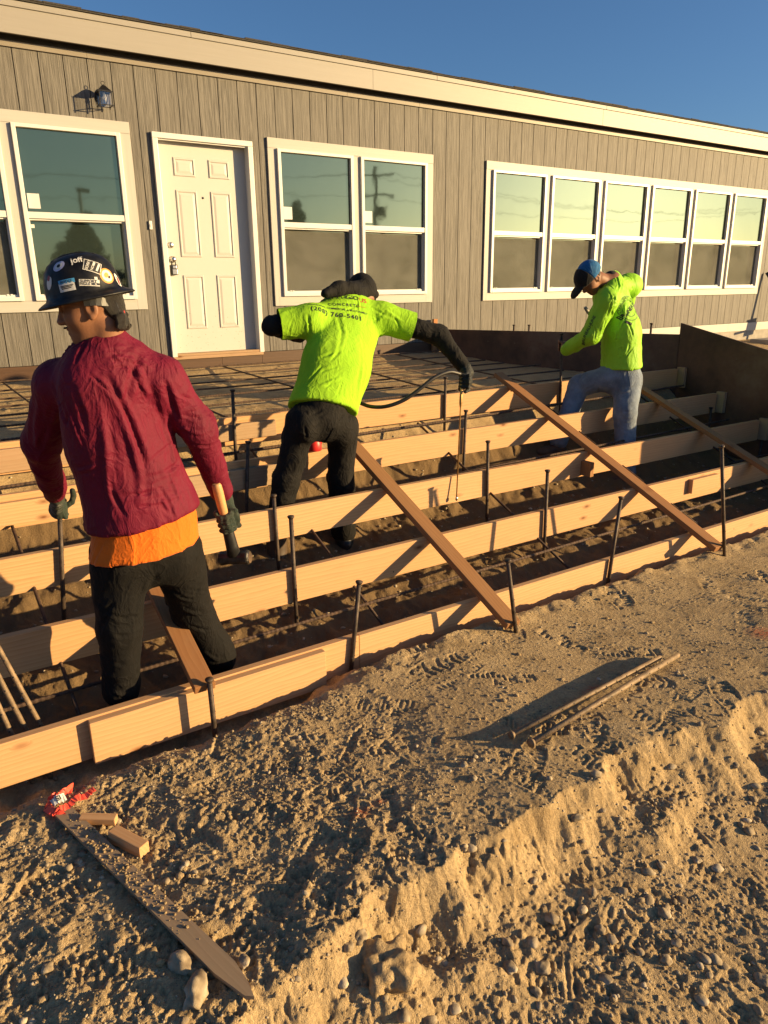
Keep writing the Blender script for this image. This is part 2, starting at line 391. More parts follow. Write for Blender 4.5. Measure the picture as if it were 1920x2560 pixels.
RED_MARKS = [tuple(atZ(1480, 1725, -1.08)[:2]) + (0.10, 0.035), tuple(atZ(1905, 1590, -1.08)[:2]) + (0.10, 0.10),
             tuple(atZ(900, 2040, -1.09)[:2]) + (0.06, 0.05), tuple(atZ(950, 2010, -1.09)[:2]) + (0.05, 0.03)]
MAT = dict(
    lumber=m_lumber("new_lumber", (0.60, 0.395, 0.21), (0.43, 0.22, 0.09), dirt=0.18),
    lumber_old=m_lumber("weathered_lumber", (0.42, 0.30, 0.19), (0.30, 0.19, 0.105), dirt=0.5),
    brace=m_lumber("rough_brace_lumber", (0.36, 0.19, 0.08), (0.215, 0.095, 0.036), dirt=0.2, dirtcol=(0.3, 0.2, 0.11)),
    lath=m_lumber("brown_lath", (0.40, 0.295, 0.185), (0.27, 0.19, 0.11), dirt=0.6, dirtcol=(0.29, 0.22, 0.135)),
    stake_wood=m_lumber("orange_stake_wood", (0.45, 0.22, 0.09), (0.32, 0.14, 0.05)),
    siding=m_siding(),
    trim_x=m_trim("painted_trim_horizontal", (0.42, 0.405, 0.37), 'x'),
    trim_z=m_trim("painted_trim_vertical", (0.42, 0.405, 0.37), 'z'),
    fascia=m_trim("fascia_paint", (0.285, 0.265, 0.235), 'x', 0.05, 0.12),
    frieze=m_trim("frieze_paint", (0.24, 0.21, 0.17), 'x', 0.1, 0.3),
    vinyl=m_plain("white_vinyl", (0.58, 0.575, 0.55), 0.35, var=0.03),
    door=m_trim("door_paint", (0.47, 0.46, 0.43), '0', 0.02, 0.04, speck=0.85),
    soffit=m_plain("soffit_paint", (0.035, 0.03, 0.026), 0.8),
    skirt=m_trim("brown_skirt_board", (0.085, 0.045, 0.025), 'x', 0.25, 0.2),
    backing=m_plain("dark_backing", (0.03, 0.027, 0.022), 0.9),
    shingle=m_plain("asphalt_shingle", (0.05, 0.045, 0.04), 0.95, var=0.5, scale=120, bump=0.8),
    glass=m_glass(), screen=m_screen(),
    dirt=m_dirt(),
    form_ply=None,
    rust=m_plain("rusty_steel", (0.075, 0.045, 0.03), 0.7, 0.35, 0.5, 40, 0.4),
    stake=m_plain("dark_form_stake_steel", (0.065, 0.045, 0.033), 0.6, 0.3, 0.55, 30, 0.4),
    stake_dusty=m_plain("dusty_form_stake_steel", (0.19, 0.13, 0.075), 0.65, 0.15, 0.45, 26, 0.4),
    chrome=m_plain("satin_nickel", (0.55, 0.52, 0.47), 0.28, 1.0, 0.05),
    blackmetal=m_plain("black_metal", (0.012, 0.011, 0.011), 0.42, 0.2, 0.2),
    blackplastic=m_plain("black_plastic", (0.014, 0.014, 0.015), 0.45, 0.0, 0.3, 30),
    rubber=m_plain("black_rubber_hose", (0.018, 0.016, 0.015), 0.5, 0.0, 0.3, 30),
    stone=m_plain("pale_stone", (0.36, 0.29, 0.20), 0.85, 0.0, 0.3, 30, 0.5, 0.2),
    pebbles=None,
    concrete=m_plain("grey_concrete", (0.32, 0.29, 0.25), 0.9, 0.0, 0.2, 8, 0.4),
    handle=m_plain("ash_handle", (0.50, 0.27, 0.11), 0.5, 0.0, 0.2, 9),
    brass=m_plain("worn_brass", (0.36, 0.22, 0.08), 0.4, 0.7, 0.3, 30),
    red=m_plain("red_plastic", (0.55, 0.02, 0.02), 0.45, 0.0, 0.1),
    tape=m_plain("red_flagging_tape", (0.78, 0.085, 0.05), 0.55, 0.0, 0.1),
    ink=m_plain("black_ink", (0.012, 0.012, 0.014), 0.7, 0.0, 0.1),
    paper=m_plain("white_sticker", (0.55, 0.545, 0.52), 0.5, 0.0, 0.04),
)
def _ply():
    t = NT("oiled_form_plywood"); co = t.coords()
    a = t.noise(co, 1.6, 6, 0.65); b = t.noise(t.coords((3, 3, 18)), 2.0, 5, 0.6); cz = t.noise(co, 22, 5, 0.7)
    c = t.ramp(a, [(0.34, (0.035, 0.013, 0.009)), (0.52, (0.11, 0.05, 0.032)), (0.70, (0.19, 0.125, 0.085))])
    c = t.mix(t.math('MULTIPLY', b, 0.4), c, (0.05, 0.03, 0.022))
    c = t.mix(t.ramp(cz, [(0.66, (0, 0, 0)), (0.75, (0.7, 0.7, 0.7))]), c, (0.19, 0.17, 0.145))
    t.color(c).set(Roughness=0.6); t.bump(cz, 0.3, 0.003); return t.m
MAT['form_ply'] = _ply()
def _peb():
    t = NT("gravel"); co = t.coords()
    vo = t.n("ShaderNodeTexNoise"); vo.inputs["Scale"].default_value = 23; t.l(co, vo.inputs["Vector"])
    c = t.ramp(vo.outputs["Fac"], [(0.3, (0.17, 0.125, 0.08)), (0.5, (0.31, 0.245, 0.16)), (0.7, (0.44, 0.37, 0.27))])
    t.color(c).set(Roughness=0.9); t.b.inputs["Specular IOR Level"].default_value = 0.15
    t.bump(t.noise(co, 260, 3), 0.4, 0.003); return t.m
MAT['pebbles'] = _peb()
# ------------------------------------------------------------------ house
G = 0.2032
house = empty("house", (6.0, 0.0, 0.0))
tag(house, "long single-storey grey-brown manufactured house with grooved siding and cream trim", "house")
WIN = [(-1.22, 0.92, 2), (2.32, 4.468, 2), (5.30, 11.64, 6)]      # outer casing x0, x1, units
WZ0, WZ1 = 0.485, 2.167
DX0, DX1, DZ1 = 1.121, 2.147, 2.109
openings = [(a+0.03, b-0.03, WZ0+0.03, WZ1-0.03) for a, b, _ in WIN] + [(DX0+0.02, DX1-0.02, -0.01, DZ1-0.02)]
ZTOP = 2.70
def strips(x0, x1):
    cuts = sorted({x0, x1} | {c for o in openings for c in o[:2] if x0 < c < x1})
    for a, b in zip(cuts, cuts[1:]):
        zs = [(0.0, ZTOP)]; m = (a+b)/2
        for ox0, ox1, oz0, oz1 in openings:
            if ox0 < m < ox1:
                n = []
                for z0, z1 in zs:
                    if oz0 > z0: n.append((z0, min(z1, oz0)))
                    if oz1 < z1: n.append((max(z0, oz1), z1))
                zs = n
        for z0, z1 in zs:
            if z1-z0 > 0.005: yield a, b, z0, z1
mbk = MB()
for a, b, z0, z1 in strips(-3.2, 15.2): mbk.box(a, b, 0.009, 0.03, z0, z1)
mbk.build("wall_backing", MAT['backing'], house)
for i in range(-15, 74):
    for a, b, z0, z1 in strips(i*G+0.004, (i+1)*G-0.004):
        MB().box(a, b, 0.0, 0.0125, z0 + 0.001*(i % 2), z1).build("siding_plank", MAT['siding'], house)
# dark closed room volume behind the panes, end walls and roof
m = MB(); m.box(-3.2, -3.17, 0.03, 8.5, -0.3, 2.7); m.box(15.17, 15.2, 0.03, 8.5, -0.3, 2.7); m.box(-3.2, 15.2, 8.5, 8.53, -0.3, 2.7)
m.build("end_wall", MAT['siding'], house)
m = MB(); m.box(-3.1, 15.1, 0.14, 0.16, 0.0, 2.68); m.build("room_lining", MAT['backing'], house)
# frieze boards under the soffit
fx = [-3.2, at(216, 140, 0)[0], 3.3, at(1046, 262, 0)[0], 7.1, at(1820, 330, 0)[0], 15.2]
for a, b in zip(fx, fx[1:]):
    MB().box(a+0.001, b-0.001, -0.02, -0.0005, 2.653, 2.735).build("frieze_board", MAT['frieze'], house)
MB().box(-3.2, 15.2, -0.034, -0.0205, 2.700, 2.7345).build("eave_shade_strip", MAT['backing'], house)  # dark strip added to blacken the shaded band under the soffit
m = MB(); m.box(-3.4, 15.4, -0.118, 0.05, 2.735, 2.745); m.build("soffit", MAT['soffit'], house)
fj = [-3.4, -1.2, at(930, 200, -.12)[0], at(1505, 290, -.12)[0], 11.2, 15.4]
for a, b in zip(fj, fj[1:]):
    MB().box(a+0.001, b-0.001, -0.14, -0.119, 2.722, 2.955, c=0.002).build("fascia_board", MAT['fascia'], house)
dj = [-3.4, at(476, 88, -.14)[0], at(1091, 197, -.14)[0], at(1515, 272, -.14)[0], 11.0, 15.4]
for a, b in zip(dj, dj[1:]):
    MB().box(a+0.002, b-0.002, -0.153, -0.1405, 2.917, 2.962, c=0.002).build("drip_strip", MAT['fascia'], house)
m = MB()
for s_, y1 in ((1, 4.2),):
    P = [(-3.5, -0.165, 2.966), (15.5, -0.165, 2.966), (15.5, 4.2, 4.06), (-3.5, 4.2, 4.06), (-3.5, 8.8, 2.95), (15.5, 8.8, 2.95)]
    Q = [(x, y, z+0.012) for x, y, z in P]
    m.add(P+Q, [(0,3,2,1),(3,4,5,2),(6,7,8,9),(9,8,11,10),(0,1,7,6),(4,10,11,5),(0,6,9,3),(3,9,10,4),(1,2,8,7),(2,5,11,8)])
    m.add([(-3.2,0.03,2.74),(-3.2,8.5,2.74),(-3.2,4.2,4.0),(15.2,0.03,2.74),(15.2,8.5,2.74),(15.2,4.2,4.0)], [(0,1,2),(3,5,4)])
m.build("roof", MAT['shingle'], house)
# ragged shingle edge above the drip strip
m = MB(); x = -3.4
while x < 15.3:
    w = random.uniform(0.12, 0.34); h = random.choice([0.004, 0.006, 0.010, 0.014])
    m.box(x, x+w-0.004, -0.168-random.uniform(0, .008), -0.05, 2.979, 2.979+h); x += w
tag(m.build("shingle_edge", MAT['shingle'], house), kind="stuff")
# brown skirt boards below the siding
sx = [-3.2, -0.9, DX0, 1.66, DX1-0.02, 3.6, 5.9, 8.3]
for a, b in zip(sx, sx[1:]):
    top = -0.004 if not (a >= DX0-0.01 and b <= DX1) else -0.03
    MB().box(a+0.0015, b-0.0015, -0.012, 0.02, -0.32, top).build("skirt_board", MAT['skirt'], house)
for a, b in ((8.3, 10.9), (10.9, 15.2)):
    MB().box(a+0.0015, b-0.0015, -0.014, 0.02, -0.14, -0.004).build("skirt_board", MAT['trim_x'], house)
MB().box(8.3, 15.2, 0.0, 0.03, -0.9, -0.142).build("foundation_panel", MAT['concrete'], house)
# ---- windows
CY = -0.022
WIN_UNITS = []
for wi, (x0, x1, n) in enumerate(WIN):
    MB().box(x0, x1, CY-0.003, -0.0005, WZ1-0.098, WZ1, c=0.002).build("casing_board", MAT['trim_x'], house)
    MB().box(x0+0.05, x1-0.098, CY-0.001, -0.0005, WZ0, WZ0+0.098, c=0.002).build("casing_board", MAT['trim_x'], house)
    uw = (x1-x0-0.1*(n+1))/n
    MB().box(x0, x0+0.1, CY, -0.0005, WZ0+0.0, WZ1-0.099, c=0.002).build("casing_board", MAT['trim_z'], house)
    MB().box(x1-0.097, x1, CY, -0.0005, WZ0, WZ1-0.099, c=0.002).build("casing_board", MAT['trim_z'], house)
    for u in range(n):
        a = x0+0.1+u*(uw+0.1); b = a+uw
        if u: MB().box(a-0.1, a-0.002, CY, -0.0005, WZ0+0.099, WZ1-0.099, c=0.002).build("casing_board", MAT['trim_z'], house)
        z0, z1, zr0, zr1 = WZ0+0.1, WZ1-0.1, 1.297, 1.352
        m = MB(); fy = -0.05; w_ = 0.036
        m.box(a, a+w_, fy, 0.10, z0, z1, c=0.003); m.box(b-w_, b, fy, 0.10, z0, z1, c=0.003)
        m.box(a+w_, b-w_, fy, 0.10, z1-0.03, z1, c=0.003); m.box(a+w_, b-w_, fy, 0.10, z0, z0+0.034, c=0.003)
        m.box(a+w_, b-w_, fy+0.006, 0.08, zr0, zr1, c=0.003)
        # slim inner sash step
        m.box(a+w_, a+w_+0.012, -0.022, 0.06, z0+0.034, zr0); m.box(b-w_-0.012, b-w_, -0.022, 0.06, z0+0.034, zr0)
        m.box(a+w_+0.012, b-w_-0.012, -0.022, 0.06, z0+0.034, z0+0.056); m.box(a+w_+0.012, b-w_-0.012, -0.022, 0.06, zr0-0.014, zr0-0.001)
        for lx in (a+0.085, b-0.135):
            m.box(lx, lx+0.018, -0.028, -0.0225, z0+0.046, z0+0.062); m.box(lx+0.03, lx+0.048, -0.028, -0.0225, z0+0.046, z0+0.062)
        win = m.build("window", MAT['vinyl'], house)
        up = place("pane", local_mesh("pane", MB().box(-(b-a)/2+w_, (b-a)/2-w_, -0.003, 0.003, -(z1-0.03-zr1)/2, (z1-0.03-zr1)/2)), MAT['glass'],
                   Matrix.Translation(((a+b)/2, -0.008, (z1-0.03+zr1)/2)) @ Matrix.Rotation(random.uniform(-.004, .004), 4, 'Z') @ Matrix.Rotation(random.uniform(-.003, .003), 4, 'X'), win)
        lo = place("pane", local_mesh("pane", MB().box(-(b-a)/2+w_, (b-a)/2-w_, -0.003, 0.003, -(zr0-z0-0.034)/2, (zr0-z0-0.034)/2)), MAT['glass'],
                   Matrix.Translation(((a+b)/2, 0.055, (zr0+z0+0.034)/2)) @ Matrix.Rotation(random.uniform(-.004, .004), 4, 'Z'), win)
        if not (wi == 0 and u == 1):      # the pane behind the hard hat has no screen
            place("insect_screen", local_mesh("insect_screen", MB().box(-(b-a)/2+w_+0.012, (b-a)/2-w_-0.012, -0.001, 0.001, -0.32, 0.32)), MAT['screen'],
                  Matrix.Translation(((a+b)/2, 0.012, 0.95)), win)
        if wi < 2 and not (wi == 0 and u == 0):
            MB().box(a+0.055, a+0.155, -0.0145, -0.0120, zr1+0.03, zr1+0.155).build("label_sticker", MAT['paper'], win)
        elif wi == 2 and u == 0:
            MB().box(a+0.045, a+0.07, -0.0145, -0.0120, zr1+0.02, zr1+0.045).build("label_sticker", MAT['blackplastic'], win)
        if wi == 0 and u == 1:
            MB().box(a+0.06, a+0.09, 0.049, 0.0515, zr0-0.075, zr0-0.045).build("label_sticker", MAT['paper'], win)
# ---- door
m = MB(); m.box(1.172, 2.096, 0.07, 0.115, 0.03, 2.062)
door = m.build("door", MAT['door'], house)
def door_panel(x0, x1, z0, z1):
    m = MB(); rings = [(0, 0.0695), (0.006, 0.060), (0.016, 0.059), (0.026, 0.068), (0.05, 0.062)]
    P = []
    for ins, y in rings:
        P += [(x0+ins, y, z0+ins), (x1-ins, y, z0+ins), (x1-ins, y, z1-ins), (x0+ins, y, z1-ins)]
    Fs = []
    for r in range(len(rings)-1):
        for k in range(4):
            a, b = r*4+k, r*4+(k+1) % 4; Fs.append((a, b, b+4, a+4))
    e = (len(rings)-1)*4; Fs.append((e, e+1, e+2, e+3))
    m.add(P, Fs); return m.build("door_panel", MAT['door'], door)
for z0, z1 in ((1.746, 1.918), (0.986, 1.622), (0.272, 0.812)):
    door_panel(1.336, 1.555, z0, z1); door_panel(1.696, 1.915, z0, z1)
Ry = Matrix.Rotation(math.pi/2, 4, 'X')
def knob(name, x, z, prof, mat, par, n=20): MB().lathe(prof, n, Matrix.Translation((x, 0.07, z)) @ Ry).build(name, mat, par)
knob("deadbolt", 1.238, 1.10, [(0.030, 0), (0.030, 0.006), (0.024, 0.018), (0.016, 0.021), (0.0, 0.022)], MAT['chrome'], door)
knob("door_knob", 1.238, 0.962, [(0.033, 0), (0.032, 0.006), (0.014, 0.012), (0.013, 0.03), (0.026, 0.040), (0.029, 0.055), (0.02, 0.066), (0, 0.068)], MAT['chrome'], door)
knob("peephole", 1.616, 1.558, [(0.011, 0), (0.011, 0.004), (0.007, 0.006), (0, 0.006)], MAT['blackmetal'], door, 12)
MB().box(DX0, DX0+0.05, -0.036, -0.0005, 0.0, DZ1-0.0505, c=0.004).build("door_casing", MAT['vinyl'], house)
MB().box(DX1-0.05, DX1, -0.036, -0.0005, 0.0, DZ1-0.0505, c=0.004).build("door_casing", MAT['vinyl'], house)
MB().box(DX0, DX1, -0.036, -0.0005, DZ1-0.05, DZ1, c=0.004).build("door_casing", MAT['vinyl'], house)
m = MB(); m.box(DX0+0.036, DX0+0.051, -0.024, 0.115, 0.0, DZ1-0.05); m.box(DX1-0.051, DX1-0.036, -0.024, 0.115, 0.0, DZ1-0.05)
m.box(DX0+0.051, DX1-0.051, -0.024, 0.115, DZ1-0.052, DZ1-0.036); m.box(DX0+0.051, DX1-0.051, -0.012, 0.0, DZ1-0.062, DZ1-0.052)
m.build("door_jamb", MAT['vinyl'], house)
m = MB(); m.box(DX0+0.052, DX1-0.052, -0.03, 0.115, 0.005, 0.029, c=0.003); m.box(DX0+0.01, DX1-0.01, -0.034, 0.02, -0.028, 0.004, c=0.003)
m.build("threshold", MAT['lumber_old'], house)
m = MB(); m.box(1.017, 1.045, -0.02, 0.0, 1.235, 1.315, c=0.004); m.box(1.025, 1.037, -0.024, -0.0205, 1.258, 1.285); m.build("doorbell_button", MAT['vinyl'], house)
# ---- lock box hanging from the knob
lb = empty("lock_box", (1.238, 0.03, 0.83)); tag(lb, "small black and silver key lock box hanging from the front door knob", "lock box")
MB().box(1.208, 1.276, 0.018, 0.062, 0.812, 0.912, c=0.007).build("case", MAT['blackplastic'], lb)
MB().box(1.217, 1.267, 0.011, 0.0175, 0.818, 0.868, c=0.002).build("dial_cover", MAT['chrome'], lb)
MB().box(1.222, 1.262, 0.012, 0.0175, 0.875, 0.902, c=0.002).build("shutter", MAT['chrome'], lb)
MB().tube([(1.222, 0.045, 0.905), (1.222, 0.045, 0.94), (1.230, 0.045, 0.962), (1.242, 0.045, 0.968), (1.254, 0.045, 0.962), (1.262, 0.045, 0.94), (1.262, 0.045, 0.905)], 0.005).build("shackle", MAT['blackplastic'], lb)
# ---- wall lantern
lx, ly = 0.702, -0.105
wl = empty("wall_lantern", (lx, 0.0, 2.24)); tag(wl, "black wall lantern with clear glass, above the window left of the door", "lantern")
m = MB(); m.lathe([(0.001, 0), (0.055, 0.0), (0.055, 0.008), (0.04, 0.02), (0, 0.022)], 24, Matrix.Translation((lx, -0.0005, 2.35)) @ Ry @ Matrix.Diagonal((1, 1.35, 1, 1)))
m.tube([(lx, -0.02, 2.36), (lx, -0.05, 2.375), (lx, -0.075, 2.39)], 0.011); m.build("back_plate", MAT['blackmetal'], wl)
m = MB(); s = 0.054
for z, h in ((2.372, 0.006), (2.262, 0.006)):
    m.box(lx-s-.01, lx+s+.01, ly-s-.004, ly-s+.004, z, z+h); m.box(lx-s-.01, lx+s+.01, ly+s-.004, ly+s+.004, z, z+h)
    m.box(lx-s-.004, lx-s+.004, ly-s+.0041, ly+s-.0041, z+.0005, z+h-.0005); m.box(lx+s-.004, lx+s+.004, ly-s+.0041, ly+s-.0041, z+.0005, z+h-.0005)
for a in (-s, s):
    for b in (-s, s): m.box(lx+a-.0035, lx+a+.0035, ly+b-.0035, ly+b+.0035, 2.248, 2.3719)
m.build("cage", MAT['blackmetal'], wl)
m = MB(); m.lathe([(0.062, 2.3785), (0.058, 2.386), (0.040, 2.402), (0.022, 2.422), (0.010, 2.43), (0.0, 2.431)], 4, Matrix.Translation((lx, ly, 0)) @ Matrix.Rotation(math.pi/4, 4, 'Z') @ Matrix.Diagonal((1.25, 1.25, 1, 1)), False)
m.build("cap", MAT['blackmetal'], wl)
m = MB(); m.tube([(lx+0.015*math.cos(t), ly, 2.447+0.015*math.sin(t)) for t in np.linspace(-math.pi/2, 1.5*math.pi, 17)], 0.0028, 6); m.build("ring", MAT['blackmetal'], wl)
t = NT("clear_lantern_glass"); t.t.nodes.remove(t.b)
tr = t.n("ShaderNodeBsdfTransparent"); gl = t.n("ShaderNodeBsdfGlossy"); gl.inputs["Roughness"].default_value = 0.05
mx = t.n("ShaderNodeMixShader"); mx.inputs[0].default_value = 0.07; t.l(tr.outputs[0], mx.inputs[1]); t.l(gl.outputs[0], mx.inputs[2]); t.l(mx.outputs[0], t.out.inputs[0])
for k, (dx, dy) in enumerate(((-1, 0), (1, 0), (0, -1), (0, 1))):
    e = s-0.006; MB().box(lx+dx*e-(0.001 if dx else e-.002), lx+dx*e+(0.001 if dx else e-.002), ly+dy*e-(0.001 if dy else e-.002), ly+dy*e+(0.001 if dy else e-.002), 2.269, 2.371).build("glass_pane", t.m, wl)
m = MB(); m.lathe([(0.010, 2.372), (0.010, 2.352), (0.012, 2.347), (0.015, 2.332), (0.011, 2.318), (0, 2.313)], 14, Matrix.Translation((lx, ly, 0))); m.build("bulb", MAT['paper'], wl)
# ------------------------------------------------------------------ ground
EDGE_TOP = [atZ(x, y, -1.09)[:2] for x, y in [(480, 2640), (560, 2560), (640, 2490), (740, 2440), (850, 2370), (900, 2300), (960, 2235), (1060, 2190), (1150, 2131), (1250, 2085),
            (1330, 2038), (1423, 2003), (1480, 1960), (1527, 1917), (1585, 1872), (1666, 1850), (1735, 1826), (1800, 1812), (1863, 1766), (1920, 1749), (2100, 1690), (2400, 1600)]]
EDGE_TOP = np.array([EDGE_TOP[0] + (EDGE_TOP[0]-EDGE_TOP[1])*3] + EDGE_TOP + [EDGE_TOP[-1] + (EDGE_TOP[-1]-EDGE_TOP[-2])*10])
def edge_dist(x, y):
    """signed distance to the bank edge: positive on the lower (camera) side"""
    best = np.full(x.shape, 1e9); sg = np.ones(x.shape)
    for a, b in zip(EDGE_TOP[:-1], EDGE_TOP[1:]):
        d = b-a; L2 = d@d; t = np.clip(((x-a[0])*d[0] + (y-a[1])*d[1])/L2, 0, 1)
        qx, qy = x-a[0]-t*d[0], y-a[1]-t*d[1]; r = np.hypot(qx, qy)
        s = np.sign(qx*d[1]-qy*d[0]); m = r < best
        best = np.where(m, r, best); sg = np.where(m, s, sg)
    return best*sg
PY = np.array([-60, -8, -5.35, -5.14, -5.07, -5.0, -4.94, -4.90, -4.75, -4.55, -4.42, -4.2, -3.96, -3.75, -3.5, -3.25, -3.04, -2.9, -2.0, -1.0, -0.4, 0.0, 4, 60])
PZ = np.array([-1.09, -1.09, -1.085, -1.08, -1.10, -1.19, -1.22, -1.22, -1.18, -1.12, -1.07, -1.03, -0.98, -0.95, -0.84, -0.72, -0.48, -0.33, -0.265, -0.225, -0.175, -0.13, -0.3, -0.3])
PZ2 = np.array([-1.09, -1.09, -1.065, -1.05, -1.04, -1.03, -1.085, -1.14, -1.16, -1.10, -1.06, -1.03, -0.98, -0.95, -0.84, -0.72, -0.48, -0.33, -0.265, -0.225, -0.175, -0.13, -0.3, -0.3])
PZ3 = np.array([-1.09, -1.09, -1.06, -1.05, -1.048, -1.045, -1.04, -1.03, -1.02, -1.0, -1.0, -0.97, -0.92, -0.88, -0.82, -0.76, -0.7, -0.66, -0.5, -0.4, -0.33, -0.3, -0.3, -0.3])
_fr = np.random.default_rng(3)
PRINTS = []
for k in range(190):
    px, py = _fr.uniform(0, 1950), _fr.uniform(1450, 2700)
    q = atZ(px, py, -1.1); PRINTS.append((q[0], q[1], _fr.uniform(0, 6.28), _fr.uniform(.85, 1.1), _fr.integers(0, 3)))
def stamp(x, y, h):
    for k_, (cx, cy, an, sc, kind) in enumerate(PRINTS):
        m = (np.abs(x-cx) < 0.2) & (np.abs(y-cy) < 0.2)
        if not m.any(): continue
        u = (x[m]-cx)*math.cos(an) + (y[m]-cy)*math.sin(an); v = -(x[m]-cx)*math.sin(an) + (y[m]-cy)*math.cos(an)
        u = u/sc; v = v/sc
        wv = 0.048 + 0.010*np.cos(u*20-0.6)                       # sole outline, waisted
        e = np.maximum(np.abs(u)/0.145, np.abs(v)/wv)
        ins = smooth01((1.06-e)/0.12); rim = np.exp(-((e-1.14)/0.10)**2)
        if kind == 0: lug = np.sin(u*2*math.pi/0.024)
        elif kind == 1: lug = np.sign(np.sin(u*2*math.pi/0.036 + np.abs(v)*70))*0.8
        else: lug = np.sin(u*2*math.pi/0.03)*np.sign(v)
        lug = np.clip(lug*1.6, -1, 1)*(e < 0.95)
        heel = (np.abs(u+0.045) > 0.012)
        patch = smooth01((fbm2(x[m]*13+cx*7, y[m]*13, 2)+0.12)/0.35)*(0.45+0.75*((k_*0.618) % 1.0))
        h[m] += (-0.0055*ins + 0.0032*ins*lug*heel + 0.0030*rim)*patch
    return h
def crumbs(x, y, cell, seed, keep, r0, r1, flat=0.8):
    """rounded crumbs, one per kept cell"""
    gx_, gy_ = x/cell, y/cell; ix, iy = np.floor(gx_).astype(np.int64), np.floor(gy_).astype(np.int64); out = np.zeros(x.shape)
    for dx in (-1, 0, 1):
        for dy in (-1, 0, 1):
            h = _P[(_P[(ix+dx+seed) & 511]+iy+dy) & 511]; a = h/512.0; b = _P[(h+77) & 511]/512.0; c = _P[(h+201) & 511]/512.0; e = _P[(h+333) & 511]/512.0
            r = cell*(r0+(r1-r0)*c*c); d2 = ((gx_-ix-dx-a)**2+(gy_-iy-dy-b)**2)*cell*cell
            out = np.maximum(out, np.where((d2 < r*r) & (e < keep), np.sqrt(np.maximum(r*r-d2, 0))*flat, 0))
    return out
def ground_z(x, y):
    x = np.asarray(x, float); y = np.asarray(y, float)
    w = smooth01((x+0.35)/0.9); base = np.interp(y, PY, PZ)*(1-w) + np.interp(y, PY, PZ2)*w
    w3 = smooth01((x-5.42)/0.25); base = base*(1-w3) + np.interp(y, PY, PZ3)*w3
    near = np.clip(1-(np.hypot(x-1, y+5)-9)/20, 0, 1)
    big = fbm2(x*0.9+3, y*0.9, 3)
    front = smooth01((-4.9-y)/0.25)
    wob = fbm2(x*2.6, y*2.6, 2)*0.055 + fbm2(x*8, y*8, 3)*0.020
    sd = np.where(front > 0, edge_dist(x, y), -9.0) + wob
    bt = np.clip(sd/(0.17 + 0.05*fbm2(x*1.7+9, y*1.7, 2)), 0, 1); bank = 1-(1-bt)**1.7
    drop = (0.225 + 0.05*fbm2(x*0.8, y*0.8+4, 2))*front
    z = base - drop*bank*(0.72+0.28*smooth01((sd-0.1)/0.45)) + (0.016*big + 0.013*smooth01((0.6-x)/0.9)*fbm2(x*2.7+5, y*2.7+2, 2))*near*front + 0.012*big*(1-front)
    # slump shelf at the foot of the bank
    z += 0.05*np.exp(-((sd-0.19)/0.08)**2)*smooth01(fbm2(x*2.3-4, y*2.3, 2)*2)*front
    face = np.exp(-((sd-0.10)/0.11)**2)*front
    # churned soil
    mid = fbm2(x*6, y*6, 3); cl = fbm2(x*21+5, y*21, 3); fi = fbm2(x*62, y*62+8, 3, 0.6)
    leftm = smooth01((0.55-x)/0.9)*front
    smoothz = smooth01((x-0.2)/0.8)*smooth01((y+6.3)/0.4)*front*(1-bank)          # trodden flat area to the right
    rough = (0.5 + 0.6*leftm + 0.3*bank)*(1-0.42*smoothz)
    z += near*(0.0075*mid*(0.4+0.6*leftm+0.25*bank)*(1-0.5*smoothz) + rough*(0.0020*cl + 0.0030*np.abs(cl)*leftm + 0.0012*fi + 0.0022*np.abs(fi)*(0.4+0.6*leftm)) + 0.0006*smoothz*fi)
    lump = np.maximum(0, fbm2(x*14-2, y*14+7, 2)-0.22); z += near*0.019*lump*np.clip(leftm*0.75+bank*0.18+(1-front)*0.6, 0, 1)*smooth01(fbm2(x*2.1+7, y*2.1, 2)*2.2+0.55)
    z += near*face*0.004*(np.abs(fbm2(x*33, y*33, 2))-0.3)
    z += near*face*(0.007*fbm2(x*13, y*13+3, 2) + 0.006*np.abs(fbm2(x*24, y*7+3, 2)))
    m = (x > -1.7) & (x < 4.6) & (y > -7.3) & (y < -2.9)
    if m.any():
        xm, ym = x[m], y[m]; lm, bm_, fm, sm, fr_ = leftm[m], bank[m], face[m], smoothz[m], front[m]
        cl_ = smooth01(fbm2(xm*3.4+1, ym*3.4, 3)*2.2+0.33)
        jx, jy = xm+0.004*perlin2(xm*120, ym*120), ym+0.004*perlin2(xm*120+9, ym*120+5)
        z[m] += crumbs(jx, jy, 0.026, 11, (0.05+0.28*lm+0.10*bm_+0.10*fm)*cl_*(1-0.8*sm), 0.18, 0.50, 0.52)
        z[m] += crumbs(jx, jy, 0.0135, 57, (0.30+0.45*lm+0.3*bm_+0.2*(1-fr_))*(0.35+0.65*cl_)*(1-0.45*sm), 0.20, 0.52, 0.60)
    # heaped spoil at the stair form and under the treads
    z += (1-front)*0.03*mid*near*smooth01((-2.9-y)/0.2)
    return z
def axis(segs):
    out = [segs[0][0]]
    for a, b, s in segs:
        n = max(1, int(round((b-a)/s))); out += list(a + (b-a)*np.arange(1, n+1)/n)
    return np.array(out)
def grow(a, b, s0, sgn):
    out = [a]; s = s0
    while abs(out[-1]-a) < abs(b-a): out.append(out[-1]+sgn*s); s *= 1.35
    return out[1:]
def GH(x, y): return stamp(x, y, ground_z(x, y))
gx = axis([(-1.75, -1.35, 0.02), (-1.35, 1.0, 0.0042), (1.0, 2.2, 0.0075), (2.2, 4.2, 0.014), (4.2, 6.0, 0.03)])
gy = axis([(-7.6, -7.1, 0.02), (-7.1, -4.95, 0.0044), (-4.95, -4.4, 0.011), (-4.4, -3.0, 0.016), (-3.0, 0.02, 0.022)])
gx = np.array(list(reversed(grow(gx[0], gx[0]-300, 0.05, -1))) + list(gx) + grow(gx[-1], gx[-1]+300, 0.05, 1))
